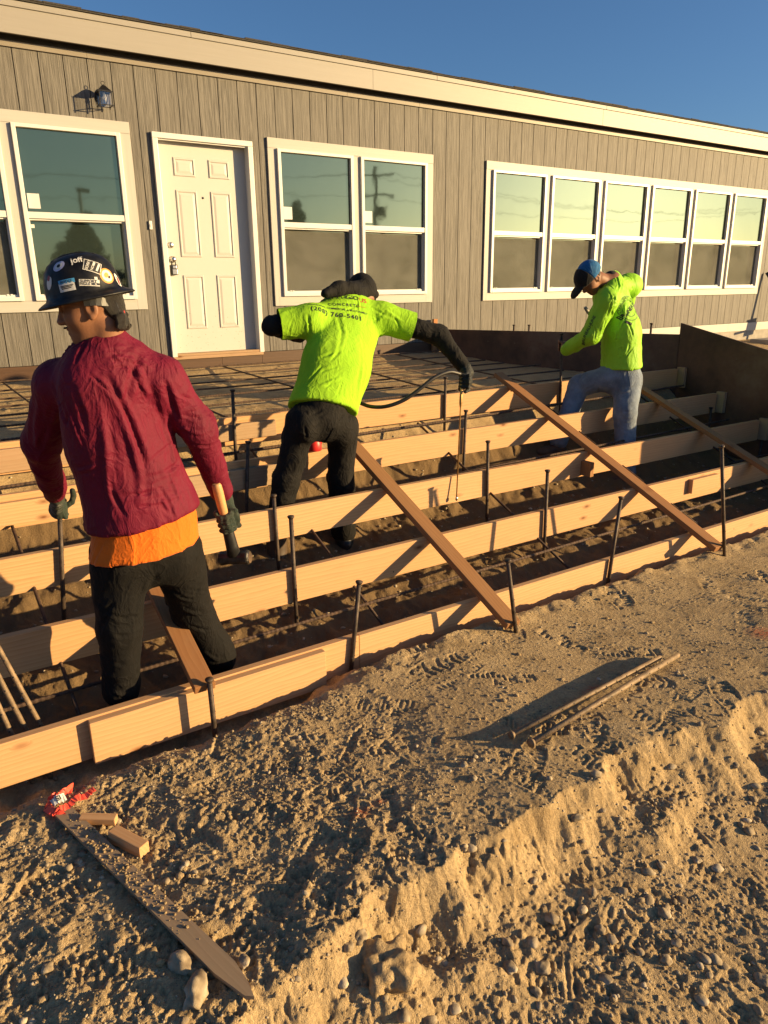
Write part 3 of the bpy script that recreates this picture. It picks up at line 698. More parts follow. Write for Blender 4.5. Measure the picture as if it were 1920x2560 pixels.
gy = np.array(list(reversed(grow(gy[0], gy[0]-300, 0.05, -1))) + list(gy) + grow(gy[-1], gy[-1]+300, 0.05, 1))
XX, YY = np.meshgrid(gx, gy); ZZ = GH(XX.ravel(), YY.ravel())
nx, ny = len(gx), len(gy); ii = np.arange(nx*ny).reshape(ny, nx)
FQ = np.stack([ii[:-1, :-1].ravel(), ii[:-1, 1:].ravel(), ii[1:, 1:].ravel(), ii[1:, :-1].ravel()], 1)
gme = np_mesh("ground", np.stack([XX.ravel(), YY.ravel(), ZZ], 1), FQ)
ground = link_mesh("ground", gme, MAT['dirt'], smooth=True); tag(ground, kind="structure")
def gz(x, y): return float(GH(np.array([x]), np.array([y]))[0])

# ---- gravel: many small stones on the lower ground and bank, fewer on the flat
def rock_shape(sub, seed, flat=0.75, jag=0.25):
    bm = bmesh.new(); bmesh.ops.create_icosphere(bm, subdivisions=sub, radius=1)
    V = np.array([v.co[:] for v in bm.verts]); Fs = np.array([[v.index for v in f.verts] for f in bm.faces]); bm.free()
    r = np.random.default_rng(seed); s = r.uniform(0.7, 1.25, 3); s[2] *= flat
    V = V*(1 + jag*perlin3(V*1.3+seed*3.1)[:, None] + 0.4*jag*perlin3(V*3+seed)[:, None])*s
    return V, Fs
def scatter(n, pick, size, sub, seed):
    r = np.random.default_rng(seed); shapes = [rock_shape(sub, seed*10+k, 0.65, 0.45) for k in range(7)]
    x, y = pick(r, n); z = GH(x, y); s = size(r, len(x)); Vs, Fs, b = [], [], 0
    for i in range(len(x)):
        V, Fc = shapes[i % 7]; a = r.uniform(0, 6.28); c_, s_ = math.cos(a), math.sin(a)
        W = V*s[i]; W = np.stack([W[:, 0]*c_-W[:, 1]*s_, W[:, 0]*s_+W[:, 1]*c_, W[:, 2]], 1) + (x[i], y[i], z[i]+s[i]*0.15)
        Vs.append(W); Fs.append(Fc+b); b += len(V)
    return np.concatenate(Vs), np.concatenate(Fs)
def pick_low(r, n):
    x = r.uniform(-1.2, 4.5, n*5); y = r.uniform(-7.6, -4.95, n*5); d = edge_dist(x, y)
    dens = np.where(d > 0.10, 0.25 + 0.75*smooth01(fbm2(x*2.2+1, y*2.2, 3)*2.2+0.2)*np.exp(-((d-0.32)/0.35)**2)*1.0, np.where(d > -0.02, 0.16, 0.0))
    k = r.uniform(0, 1, n*5) < dens; return x[k][:n], y[k][:n]
def pick_top(r, n):
    x = r.uniform(-1.6, 4.5, n*5); y = r.uniform(-7.2, -4.98, n*5); d = edge_dist(x, y)
    dens = np.where(d < 0.02, 0.10 + 0.6*smooth01((0.3-x)/0.8) + 0.5*smooth01(fbm2(x*3, y*3, 2)*3-0.6), 0.0)
    k = r.uniform(0, 1, n*5) < dens; return x[k][:n], y[k][:n]
def pick_steps(r, n): return r.uniform(-1.3, 5.3, n), r.uniform(-4.85, -2.9, n)
lg = lambda a, b, p: (lambda r, n: a + (b-a)*r.uniform(0, 1, n)**p)
packs = [scatter(2300, pick_low, lg(0.0035, 0.020, 4.0), 2, 1), scatter(8000, pick_low, lg(0.002, 0.007, 1.8), 1, 2),
         scatter(15000, pick_top, lg(0.0014, 0.0055, 2.4), 1, 3), scatter(260, pick_top, lg(0.006, 0.013, 2.2), 2, 4),
         scatter(1800, pick_steps, lg(0.003, 0.016, 3.0), 1, 5)]
b = 0; GV, GF = [], []
for V, Fc in packs: GV.append(V); GF.append(Fc+b); b += len(V)
gravel = link_mesh("gravel", np_mesh("gravel", np.concatenate(GV), np.concatenate(GF)), MAT['pebbles'], smooth=True)
tag(gravel, "loose tan gravel and soil crumbs strewn over the ground", "gravel", kind="stuff")
def pick_clod(r, n):
    x = r.uniform(-1.6, 3.5, n*6); y = r.uniform(-7.2, -4.98, n*6); d = edge_dist(x, y)
    dens = np.where(d < 0.05, 0.03 + 0.8*smooth01((0.45-x)/0.9)*smooth01(fbm2(x*3.3+2, y*3.3, 2)*2.5+0.35), 0.12)
    k = r.uniform(0, 1, n*6) < dens; return x[k][:n], y[k][:n]
V, Fc = scatter(1300, pick_clod, lg(0.003, 0.012, 3.0), 2, 8)
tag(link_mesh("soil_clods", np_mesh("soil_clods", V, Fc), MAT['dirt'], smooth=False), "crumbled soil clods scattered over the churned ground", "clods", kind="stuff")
# larger pebbles one can pick out
def stone(name, px, py, Z, size, seed, flat=0.62, jag=0.42, sub=3, mat='pebbles'):
    q = atZ(px, py, Z); z = gz(q[0], q[1]); q = atZ(px, py, z); z = gz(q[0], q[1])
    V, Fc = rock_shape(sub, seed, flat, jag); V = V*size
    o = link_mesh(name, np_mesh(name, V, Fc), MAT[mat], smooth=True)
    o.location = (q[0], q[1], z + size*0.22); o.rotation_euler = (0, 0, seed*1.7); return o
for k, (px, py, s) in enumerate([(1160, 1912, .013), (1183, 1945, .014), (1545, 1880, .014), (1265, 2055, .012), (1250, 2064, .011), (1160, 2114, .013), (1436, 2115, .02),
        (1380, 2312, .019), (1657, 2295, .021), (1665, 2400, .019), (1355, 2430, .022), (1515, 2445, .018), (1905, 2455, .021), (1835, 1945, .017), (1840, 2370, .013),
        (1740, 2155, .014), (1850, 2075, .014), (1500, 2335, .016), (1690, 2365, .015), (1275, 2435, .018), (1340, 2490, .020), (1270, 2360, .016), (118, 2418, .015),
        (198, 2160, .012), (265, 2296, .012), (280, 2212, .014), (205, 2160, .010), (893, 2225, .015), (900, 2350, .02), (870, 2385, .016), (610, 2410, .018), (1880, 2020, .018), (1600, 2270, .014), (960, 2270, .012)]):
    o = stone("pebble", px, py, -1.1 if k not in () else -1.28, s, 40+k)
    tag(o, "small rounded tan pebble lying on the bare soil in the foreground", "pebble", "pebbles in the foreground")
o = stone("rock", 452, 2420, -1.1, 0.032, 101, 0.85, 0.35, 3); tag(o, "fist-sized rounded tan rock beside the pointed lath", "rock")
o = stone("rock", 490, 2490, -1.1, 0.040, 117, 0.7, 0.6, 3); tag(o, "angular flat-topped brown rock below the rounded one, beside the lath tip", "rock")
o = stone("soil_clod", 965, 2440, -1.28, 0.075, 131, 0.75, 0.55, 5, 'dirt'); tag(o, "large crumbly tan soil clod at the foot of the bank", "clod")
# ------------------------------------------------------------------ stair form boards
BY = {1: -4.88, 2: -4.42, 3: -3.96, 4: -3.50, 5: -3.04}
BZ = {1: -0.945, 2: -0.728, 3: -0.540, 4: -0.346, 5: -0.150}
ORD = {1: "lowest, front", 2: "second-lowest", 3: "middle", 4: "second-highest", 5: "highest, rear"}
XR = 5.36                                                                 # right side form
def board(name, x0, x1, y0, y1, z0, z1, mat, parent=None, tilt=0.0, c=0.003):
    """sawn board with its long axis as local x"""
    m = MB(); L, W, H = x1-x0, y1-y0, z1-z0; m.box(-L/2, L/2, -W/2, W/2, -H/2, H/2, c=c)
    Mx = Matrix.Translation(((x0+x1)/2, (y0+y1)/2, (z0+z1)/2)) @ Matrix.Rotation(tilt, 4, 'Y')
    return place(name, local_mesh(name, m), MAT[mat], Mx, parent)
JOINT = {1: at(897, 1560, -4.88)[0], 2: at(1364, 1270, -4.42)[0], 3: at(1218, 1180, -3.96)[0], 4: at(1161, 1080, -3.50)[0], 5: at(1112, 990, -3.04)[0]}
for k in range(1, 6):
    x1 = XR-0.055 if k >= 3 else XR-0.03
    for a_, b2, side in ((-2.6, JOINT[k]-0.002, "left"), (JOINT[k]+0.002, x1, "right")):
        dz = random.uniform(-.003, .003)
        o = board("form_board", a_, b2, BY[k]+random.uniform(-.0015, .0015), BY[k]+0.038, BZ[k]-0.186+dz, BZ[k]+dz, 'lumber', tilt=random.uniform(-.0012, .0012))
        tag(o, f"pale lumber riser form board, {side} length of the {ORD[k]} row of five", "board", "stair riser form boards")
# splice boards and blocks nailed on the risers
q0, q1 = at(222, 1800, -4.92), at(815, 1640, -4.92)
o = board("splice_board", q0[0], q1[0], -4.9195, -4.8815, -1.142, -0.955, 'lumber'); tag(o, "pale splice board nailed over the lowest form board, behind the near brace", "board")
q0, q1 = at(1733, 1205, -4.46), at(1797, 1200, -4.46)
o = board("block", q0[0], q1[0], -4.4595, -4.4215, -0.858, -0.750, 'lumber'); tag(o, "short pale block nailed to the second-lowest form board near the right brace", "block")
q0, q1 = at(535, 1065, -3.08), at(690, 1060, -3.08)
o = board("splice_board", q0[0]-0.35, q1[0], -3.0795, -3.0415, -0.30, -0.192, 'lumber_old'); tag(o, "grey weathered splice board on the highest form board behind the crimson shirt", "board")
q1 = at(64, 1120, -3.08)
o = board("splice_board", -2.4, q1[0]+0.22, -3.0795, -3.0415, -0.318, -0.185, 'lumber_old'); tag(o, "knotty weathered splice board on the highest form board at the left picture edge", "board")
q1 = at(205, 1240, -3.54)
o = board("splice_board", -2.4, q1[0]+0.06, -3.5395, -3.5015, -0.50, -0.378, 'lumber'); tag(o, "narrow orange splice board on the second-highest form board beyond the left hand", "board")
q0, q1 = at(560, 1180, -3.54), at(690, 1170, -3.54)
o = board("splice_board", q0[0]-0.25, q1[0]+0.1, -3.5395, -3.5015, -0.513, -0.385, 'lumber_old'); tag(o, "brown weathered splice board on the second-highest form board between the two nearest workers", "board")
q0 = at(1467, 1160, -4.0)
m = MB(); m.box(-0.055, 0.055, -0.019, 0.019, -0.075, 0.075, c=0.003)
o = place("block", local_mesh("block", m), MAT['brace'], Matrix.Translation((q0[0], -3.9805, -0.655)) @ Matrix.Rotation(math.pi/2, 4, 'Y') @ Matrix.Rotation(math.pi/2, 4, 'X'))
tag(o, "small brown kicker block on the middle form board under the long right-hand brace", "block")
for k, lab in ((5, "highest"), (4, "second-highest"), (3, "middle")):
    m = MB(); m.box(-0.10, 0.10, -0.045, 0.045, -0.019, 0.019, c=0.003)
    o = place("cleat", local_mesh("cleat", m), MAT['lumber_old'], Matrix.Translation((XR-0.0215, BY[k]-0.027, BZ[k]-0.085)) @ Matrix.Rotation(math.pi/2, 4, 'Y'))
    tag(o, f"short upright cleat holding the right end of the {lab} form board", "cleat", "end cleats on the side form")
# ------------------------------------------------------------------ side forms of dark plywood
def panel(name, pts, th, nrm, mat):
    n = Vector(nrm).normalized()*th; P = [Vector(q) for q in pts]; k = len(P)
    m = MB(); m.add(P+[q+n for q in P], [tuple(range(k-1, -1, -1)), tuple(range(k, 2*k))] + [(i, (i+1) % k, (i+1) % k+k, i+k) for i in range(k)])
    return m.build(name, mat)
o = panel("side_form", [(4.60, -0.04, -0.42), (5.355, -2.985, -0.62), (5.355, -2.985, 0.183), (4.60, -0.04, 0.148)], 0.019, (0.968, 0.248, 0), MAT['form_ply'])
tag(o, "dark brown plywood side form running from the house wall to the corner", "form panel")
o = panel("side_form", [(XR, -2.98, -0.9), (XR, -5.4, -1.25), (XR, -5.4, -0.14), (XR, -3.91, 0.084), (XR, -2.98, 0.294)], 0.019, (1, 0, 0), MAT['form_ply'])
tag(o, "stained near-black plywood side form with a sloping top beside the stair boards", "form panel")
# ------------------------------------------------------------------ braces laid across the risers
def brace(p0, p1, mat, label, w=0.089, th=0.038, c=0.003, up=(0, 0, 1)):
    p0, p1 = Vector(p0), Vector(p1); L = (p1-p0).length
    m = MB(); m.box(0, L, -w/2, w/2, 0.0, th, c=c)
    o = place("brace", local_mesh("brace", m), MAT[mat], frame(p0, p1-p0, up)); return tag(o, label, "brace", "braces laid across the stair boards")
SLOPE = (BZ[5]-BZ[2])/(BY[5]-BY[2])
def zf(y): return BZ[2] + SLOPE*(y-BY[2]-0.019) + 0.012
o = brace((1.195, -3.30, zf(-3.30)), (1.195, -5.115, zf(-5.115)-0.015), 'brace', "long brown brace crossing the stair boards beside the bending worker's right leg")
o = brace((3.045, -2.87, zf(-2.87)), (3.045, -5.07, zf(-5.07)-0.015), 'brace', "long rough brown brace on the stair boards in front of the worker in jeans")
o = brace((4.40, -2.95, zf(-2.95)-0.01), (4.46, -5.2, zf(-5.2)), 'brace', "brown brace furthest right, running from behind the jeans to the picture edge")
o = brace((-0.395, -4.15, -0.62), (-0.400, -4.975, -0.934), 'brace', "short brown brace between the legs of the worker in the hard hat")
# ------------------------------------------------------------------ steel stakes
def stake(p_top, p_bot, mat, label, r=0.0112, group="round steel form stakes"):
    p0, p1 = Vector(p_bot), Vector(p_top); L = (p1-p0).length
    root = empty("form_stake", p0); tag(root, label, "stake", group)
    m = MB(); m.tube([(0, 0, -0.03), (0, 0, L*0.5), (0, 0, L-0.012)], r, 10)
    d = (p1-p0).normalized(); q = Vector((0, 0, 1)).rotation_difference(d).to_matrix().to_4x4()
    Mx = Matrix.Translation(p0) @ q
    place("shaft", local_mesh("shaft", m), MAT[mat], Mx, root)
    m = MB(); m.lathe([(r, -0.014), (r*1.5, -0.006), (r*1.65, -0.001), (r*1.5, 0.003), (0, 0.004)], 12, Matrix.Translation((0, 0, L))); place("head", local_mesh("head", m), MAT[mat], Mx, root)
    m = MB(); z = L-0.09
    c2 = CAM - np.array(p0); an = math.atan2(c2[1], c2[0])
    while z > 0.06:                                      # nail holes, as dark plugs flush in the steel
        for a in (an-0.2, an+1.4): m.lathe([(0.0032, 0), (0.0032, 0.0022), (0, 0.0022)], 6, Matrix.Translation((math.cos(a)*r*0.9, math.sin(a)*r*0.9, z + (0.012 if a > an else 0))) @ Matrix.Rotation(a, 4, 'Z') @ Matrix.Rotation(math.pi/2, 4, 'Y'))
        z -= 0.075
    if m.v: tag(place("nail_holes", local_mesh("nail_holes", m), MAT['ink'], Mx, root), kind="stuff")
    return root
def stake_px(t, b, Y, label, mat='stake', tilt=0.0):
    p0, p1 = at(*b, Y), at(*t, Y+tilt); z = gz(p0[0], p0[1])
    if p0[2] > z - 0.01:                                 # carry it down into the soil
        d = (p0-p1)/(p0[2]-p1[2]); p0 = p1 + d*(z-0.04-p1[2])
    return stake(p1, p0, mat, label)
stake_px((523, 1698), (536, 1822), -5.0, "steel stake against the splice board at the foot of the near brace")
stake_px((898, 1454), (877, 1686), -4.895, "steel stake on the lowest form board just right of the splice board")
stake_px((1269, 1400), (1290, 1583), -5.135, "steel stake in the soil at the foot of the middle brace")
stake_px((1553, 1243), (1518, 1471), -4.895, "tilted steel stake on the lowest form board between the two long braces")
stake_px((1804, 1115), (1811, 1390), -5.09, "tall steel stake in the soil at the foot of the rightmost long brace")
stake_px((727, 1291), (745, 1614), -4.435, "red-marked steel stake on the second-lowest form board right of the hammer")
stake_px((1369, 1176), (1358, 1426), -4.435, "steel stake on the second-lowest form board between the middle and right braces")
stake_px((684, 1238), (697, 1423), -3.975, "steel stake on the middle form board below the bending worker's left knee")
stake_px((1220, 1103), (1217, 1300), -3.975, "steel stake on the middle form board right of the thin wand")
stake_px((1910, 1072), (1880, 1250), -3.975, "steel stake on the middle form board at the right picture edge")
stake_px((620, 1104), (616, 1281), -3.556, "steel stake on the second-highest form board right of the crimson sleeve")
stake_px((1165, 1026), (1158, 1182), -3.515, "steel stake on the second-highest form board just right of the thin wand")
stake_px((1778, 1019), (1760, 1174), -3.515, "steel stake on the second-highest form board near its right end cleat")
stake_px((581, 975), (590, 1154), -3.095, "steel stake rising above the rebar mat, between the crimson and black trousered workers")
stake_px((1114, 943), (1111, 1079), -3.055, "steel stake on the highest form board below the hose")
stake_px((1404, 834), (1400, 1036), -3.055, "steel stake gripped by the worker in jeans")
stake_px((148, 1262), (160, 1545), -3.975, "steel stake gripped by the left glove of the hard-hatted worker")
for k, (t_, b2, ya, yb, lab) in enumerate([((-130, 1390), (100, 1810), -4.47, -4.72, "dusty steel stake leaning at the left edge, the rightmost of three"),
        ((-120, 1465), (60, 1815), -4.47, -4.72, "dusty steel stake leaning at the left edge, the middle of three"),
        ((-115, 1520), (27, 1832), -4.47, -4.72, "dusty steel stake leaning at the left edge, the leftmost of three")]):
    pb = at(*b2, yb); pt = at(*t_, ya); d = (pb-pt); pb = pt + d*((gz(pb[0], pb[1])-0.02-pt[2])/d[2]); stake(pt, pb, 'stake_dusty', lab, 0.0105)
def lying(pa, pb, label, r):
    a, b = atZ(*pa, -1.07), atZ(*pb, -1.07)
    for q in (a, b): q[2] = gz(q[0], q[1]) + r*1.15 + 0.014
    return stake(a, b, 'stake_dusty', label, r)
lying((1277, 1856), (1640, 1660), "dusty steel stake lying on the flat soil, the thinner, further of two", 0.0105)
lying((1326, 1873), (1685, 1655), "dusty steel stake lying on the flat soil, the nearer, thicker of two", 0.0125)
# red crayon mark on one stake is part of it
# ------------------------------------------------------------------ reinforcing bars
def rebar_mesh(name, L, r=0.0065, rib=True, n=8):
    m = MB(); pts, rs = [], []
    step = 0.012 if rib else 0.5; k = int(L/step)
    for i in range(k+1): pts.append((i*L/k, 0, 0)); rs.append(r*(1.16 if i % 2 else 0.94) if rib else r)
    m.tube(pts, rs, n, smooth=not rib); return local_mesh(name, m)
def rebar(p0, p1, label, group, rib=False, r=0.0065):
    p0, p1 = Vector(p0), Vector(p1)
    o = place("rebar", rebar_mesh("rebar", (p1-p0).length, r, rib), MAT['rust'], frame(p0, p1-p0)); return tag(o, label, "rebar", group)
def form_x(y): return 4.60 + (5.355-4.60)*(-0.04-y)/2.945
NTH = ["first", "second", "third", "fourth", "fifth", "sixth", "seventh", "eighth and last"]
ys = [-0.28, -0.62, -0.98, -1.34, -1.70, -2.06, -2.42, -2.78]
cut = [0.15, 0.25, 0.30, 0.42, 0.30, 0.40, 0.50, 0.42]
for i, y in enumerate(ys):
    z0 = np.interp(y, PY, PZ)+0.055; yb = y + random.uniform(-.05, .05)
    rebar((-2.6, yb, z0+random.uniform(-.006, .006)), (form_x(y)-cut[i], y, z0+random.uniform(0, .02)), f"long rusty rebar in the landing mat, {NTH[i]} one out from the house wall", "lengthwise rebar of the landing mat", rib=(i >= 4), r=0.008)
for i, x in enumerate([-1.5, -0.45, 0.6, 1.65, 2.7, 3.75]):
    rebar((x+random.uniform(-.08, .08), -2.95, -0.225), (x+random.uniform(-.08, .08), -0.12, -0.105), f"rusty crosswise rebar of the landing mat, {NTH[i][:7].strip()} counted from the left", "crosswise rebar of the landing mat", r=0.008)
for i, (y, z, lab) in enumerate([(-3.22, -0.352, "ribbed rebar running along just below the highest form board"), (-3.74, -0.62, "ribbed rebar running along between the second-highest and middle form boards"),
                                 (-4.24, -0.84, "ribbed rebar running along behind the second-lowest form board"), (-4.59, -0.955, "ribbed rebar running along just behind the lowest form board")]):
    rebar((-2.5, y, z-0.035), (5.2, y+0.02, z+0.06), lab, "rebar along the steps", rib=True, r=0.0085)
for i, x in enumerate([-0.9, 0.62, 2.02, 3.4, 4.6]):
    rebar((x+0.05, -4.80, -1.085), (x, -3.12, -0.335), f"dark sloping rebar running down beneath the steps, {NTH[i]} from the left", "sloping rebar under the steps", r=0.0085)
# ------------------------------------------------------------------ things by the wall, far right
q = at(1086, 790, -0.06)
m = MB(); m.box(-0.03, 0.03, -0.018, 0.018, 0, 0.45, c=0.003)
o = place("wooden_stake", local_mesh("wooden_stake", m), MAT['stake_wood'], Matrix.Translation((q[0], -0.06, -0.17)) @ Matrix.Rotation(0.02, 4, 'Y')); tag(o, "short orange-brown wooden stake standing against the siding between the windows", "stake")
for px, py, wh in ((1284, 812, "leftmost"), (1322, 812, "second"), (1627, 808, "rightmost")):
    d = np.array([5.355-4.60, -2.945]); 
    # stakes behind the side form: intersect the view line with its back face
    r_ = ray(px, py+20); A = np.array([[r_[0], -d[0]], [r_[1], -d[1]]]); t_, u_ = np.linalg.solve(A, np.array([4.65, -0.03])-CAM[:2])
    Q = CAM + r_*t_; Tp = CAM + ray(px, py)*t_
    stake((Q[0], Q[1], Tp[2]), (Q[0]+0.005, Q[1], gz(Q[0], Q[1])-0.03), 'stake', f"head of a steel stake just showing above the dark side form, {wh}", group="stakes behind the side form")
post = empty("steel_post", (12.0, -0.5, -0.3)); tag(post, "black steel angle post with a plate, leaning on the siding at the right picture edge", "post")
pa, pb = Vector((11.80, -0.03, 0.83)), Vector((12.35, -0.72, -0.42)); Mx = frame(pb, pa-pb)
m = MB(); Lp = (pa-pb).length; m.box(0, Lp, -0.022, 0.022, -0.004, 0.004); m.box(0, Lp, -0.022, -0.014, 0.0045, 0.045); place("angle_bar", local_mesh("angle_bar", m), MAT['blackmetal'], Mx, post)
m = MB(); m.box(0.42, 0.72, -0.1, 0.1, -0.016, -0.0045); m.box(0.5, 0.54, 0.1001, 0.3, -0.016, -0.004); place("plate", local_mesh("plate", m), MAT['blackmetal'], Mx, post)
m = MB(); m.box(11.3, 12.6, -0.55, -0.2, -0.6, -0.27, c=0.012); o = m.build("concrete_block", MAT['concrete']); tag(o, "pale concrete block on the ground at the right end of the house", "block")
# ------------------------------------------------------------------ people: implicit bodies and garments meshed with surface nets
def V3(*a): return np.array(a, float)
def unit(v): v = np.asarray(v, float); return v/np.linalg.norm(v)
class Cone:
    """tapered limb a->b; n, s: flattening axis and factor"""
    def __init__(s, a, b, ra, rb, n=None, f=1.0, k=0.03):
        s.a, s.b, s.ra, s.rb = np.asarray(a, float), np.asarray(b, float), ra, rb
        s.n = None if n is None else unit(n); s.f = f; s.k = k
        r = max(ra, rb); s.lo = np.minimum(s.a, s.b)-r; s.hi = np.maximum(s.a, s.b)+r
    def d(s, X, Y, Z):
        ab = s.b-s.a; L2 = ab@ab
        px, py, pz = X-s.a[0], Y-s.a[1], Z-s.a[2]
        t = np.clip((px*ab[0]+py*ab[1]+pz*ab[2])/L2, 0, 1)
        px = px-t*ab[0]; py = py-t*ab[1]; pz = pz-t*ab[2]
        if s.n is not None:
            q = (px*s.n[0]+py*s.n[1]+pz*s.n[2])*(s.f-1); px = px+q*s.n[0]; py = py+q*s.n[1]; pz = pz+q*s.n[2]
        return np.sqrt(px*px+py*py+pz*pz) - (s.ra+(s.rb-s.ra)*t)
class Ell:
    """ellipsoid with axes in the columns of R"""
    def __init__(s, c, r, R=None, k=0.02, sub=False):
        s.c = np.asarray(c, float); s.r = np.asarray(r, float); s.R = np.eye(3) if R is None else np.asarray(R, float); s.k = k; s.sub = sub
        m = s.r.max(); s.lo = s.c-m; s.hi = s.c+m
    def d(s, X, Y, Z):
        p = [X-s.c[0], Y-s.c[1], Z-s.c[2]]; k0 = 0; k1 = 0
        for i in range(3):
            q = (p[0]*s.R[0, i]+p[1]*s.R[1, i]+p[2]*s.R[2, i])/s.r[i]; k0 = k0+q*q; k1 = k1+(q/s.r[i])**2
        k0 = np.sqrt(k0); return k0*(k0-1)/np.maximum(np.sqrt(k1), 1e-6)
class Cut:
    """trims everything united before it by a plane"""
    def __init__(s, c, n): s.c = np.asarray(c, float); s.n = np.asarray(n, float)
def smin(a, b, k):
    h = np.clip(0.5+0.5*(b-a)/k, 0, 1); return b+(a-b)*h - k*h*(1-h)
def mesh_sdf(prims, res, cuts=(), fine=None, relax=2):
    """prims smooth-united, cut by planes (point, outward normal); fine = (lo, hi, res) box meshed more finely"""
    lo = np.min([p.lo for p in prims if not getattr(p, 'sub', 0) and not isinstance(p, Cut)], 0)-0.03; hi = np.max([p.hi for p in prims if not getattr(p, 'sub', 0) and not isinstance(p, Cut)], 0)+0.03
    ax = []
    for i in range(3):
        if fine is None: a = np.arange(lo[i], hi[i]+res, res)
        else:
            f0, f1, fr = max(lo[i], fine[0][i]), min(hi[i], fine[1][i]), fine[2]
            a = np.concatenate([np.arange(f0, lo[i]-res, -res)[::-1][:-1] if f0 > lo[i] else [], np.arange(f0, f1, fr), np.arange(f1, hi[i]+res, res)])
        ax.append(a)
    n = [len(a) for a in ax]; D = np.full(n, 1.0)
    def region(p, mar):
        return [slice(max(0, int(np.searchsorted(ax[i], p.lo[i]-mar))-1), int(np.searchsorted(ax[i], p.hi[i]+mar))+1) for i in range(3)]
    for p in prims:
        if isinstance(p, Cut):
            Gx = np.meshgrid(*ax, indexing='ij', sparse=True); nn = unit(p.n)
            D = np.maximum(D, (Gx[0]-p.c[0])*nn[0]+(Gx[1]-p.c[1])*nn[1]+(Gx[2]-p.c[2])*nn[2]); continue
        s = region(p, 0.06); G_ = np.meshgrid(ax[0][s[0]], ax[1][s[1]], ax[2][s[2]], indexing='ij', sparse=True)
        d = p.d(*G_); cur = D[s[0], s[1], s[2]]
        D[s[0], s[1], s[2]] = -smin(-cur, d, p.k) if getattr(p, 'sub', False) else smin(cur, d, p.k)
    Gx = np.meshgrid(*ax, indexing='ij', sparse=True)
    for c, nn in cuts:
        nn = unit(nn); D = np.maximum(D, (Gx[0]-c[0])*nn[0]+(Gx[1]-c[1])*nn[1]+(Gx[2]-c[2])*nn[2])
    return surface_nets(D, ax, relax)
def surface_nets(D, ax, relax=2):
    S = D < 0; nx, ny, nz = D.shape
    acc = np.zeros((nx-1, ny-1, nz-1, 3)); cnt = np.zeros((nx-1, ny-1, nz-1))
    co = [ax[0][:, None, None]+0*D, ax[1][None, :, None]+0*D, ax[2][None, None, :]+0*D]
    for a in range(3):
        sl0 = [slice(None)]*3; sl1 = [slice(None)]*3; sl0[a] = slice(0, -1); sl1[a] = slice(1, None)
        d0, d1 = D[tuple(sl0)], D[tuple(sl1)]; cr = S[tuple(sl0)] != S[tuple(sl1)]
        t = np.where(cr, d0/np.where(cr, d0-d1, 1), 0)
        P = [co[j][tuple(sl0)] + (t*(co[j][tuple(sl1)]-co[j][tuple(sl0)]) if j == a else 0) for j in range(3)]
        o1, o2 = [i for i in range(3) if i != a]
        for u in (0, 1):
            for v in (0, 1):
                sl = [slice(None)]*3
                sl[o1] = slice(u, D.shape[o1]-1+u); sl[o2] = slice(v, D.shape[o2]-1+v)
                c = cr[tuple(sl)]; cnt += c
                for j in range(3): acc[..., j] += np.where(c, P[j][tuple(sl)], 0)
    act = cnt > 0; idx = np.full(act.shape, -1, np.int64); idx[act] = np.arange(act.sum()); V = acc[act]/cnt[act][:, None]
    Q = []
    for a in range(3):
        o1, o2 = [(1, 2), (2, 0), (0, 1)][a]
        sl0 = [slice(1, -1)]*3; sl1 = [slice(1, -1)]*3; sl0[a] = slice(0, -1); sl1[a] = slice(1, None)
        s0, s1 = S[tuple(sl0)], S[tuple(sl1)]; w = np.argwhere(s0 != s1)
        if not len(w): continue
        flip = s0[tuple(w.T)]
        base = w.copy(); base[:, o1] += 1; base[:, o2] += 1
        def cell(du, dv):
            c = base.copy(); c[:, o1] -= du; c[:, o2] -= dv; return idx[c[:, 0], c[:, 1], c[:, 2]]
        q = np.stack([cell(0, 0), cell(1, 0), cell(1, 1), cell(0, 1)], 1); q[~flip] = q[~flip][:, ::-1]; Q.append(q)
    Q = np.concatenate(Q); Q = Q[(Q >= 0).all(1)]
    return smooth_mesh(V, Q, relax), Q
def smooth_mesh(V, Q, it, lam=0.5):
    E_ = np.concatenate([Q[:, [0, 1]], Q[:, [1, 2]], Q[:, [2, 3]], Q[:, [3, 0]]])
    for _ in range(it):
        A = np.zeros_like(V); c = np.zeros(len(V))
        for i, j in ((0, 1), (1, 0)):
            for k in range(3): A[:, k] += np.bincount(E_[:, i], V[E_[:, j], k], len(V))
            c += np.bincount(E_[:, i], None, len(V))
        V = V + lam*(A/np.maximum(c, 1)[:, None]-V)
    return V
def normals(V, Q):
    d1 = V[Q[:, 2]]-V[Q[:, 0]]; d2 = V[Q[:, 3]]-V[Q[:, 1]]; N = np.cross(d1, d2); out = np.zeros_like(V)
    for k in range(4):
        for j in range(3): out[:, j] += np.bincount(Q[:, k], N[:, j], len(V))
    return out/np.maximum(np.linalg.norm(out, axis=1), 1e-9)[:, None]
def fold(V, N, line, amp, w, sharp=1.0):
    """press a crease (amp<0) or raise a ridge along a 3-D polyline"""
    best = np.full(len(V), 9.0); tt = np.zeros(len(V)); L = [np.asarray(q, float) for q in line]; m = len(L)-1
    for i in range(m):
        a, b = L[i], L[i+1]; ab = b-a; t = np.clip(((V-a)@ab)/(ab@ab), 0, 1); r = np.linalg.norm(V-a-t[:, None]*ab, axis=1)
        k = r < best; best = np.where(k, r, best); tt = np.where(k, (i+t)/m, tt)
    taper = np.sin(np.pi*np.clip(tt*0.9+0.05, 0, 1))**0.6
    w = w*0.72
    g = np.exp(-(best/w)**1.15) - 0.5*np.exp(-((best-1.5*w)/(0.8*w))**2)
    return V + N*(amp*0.75*taper*g)[:, None]
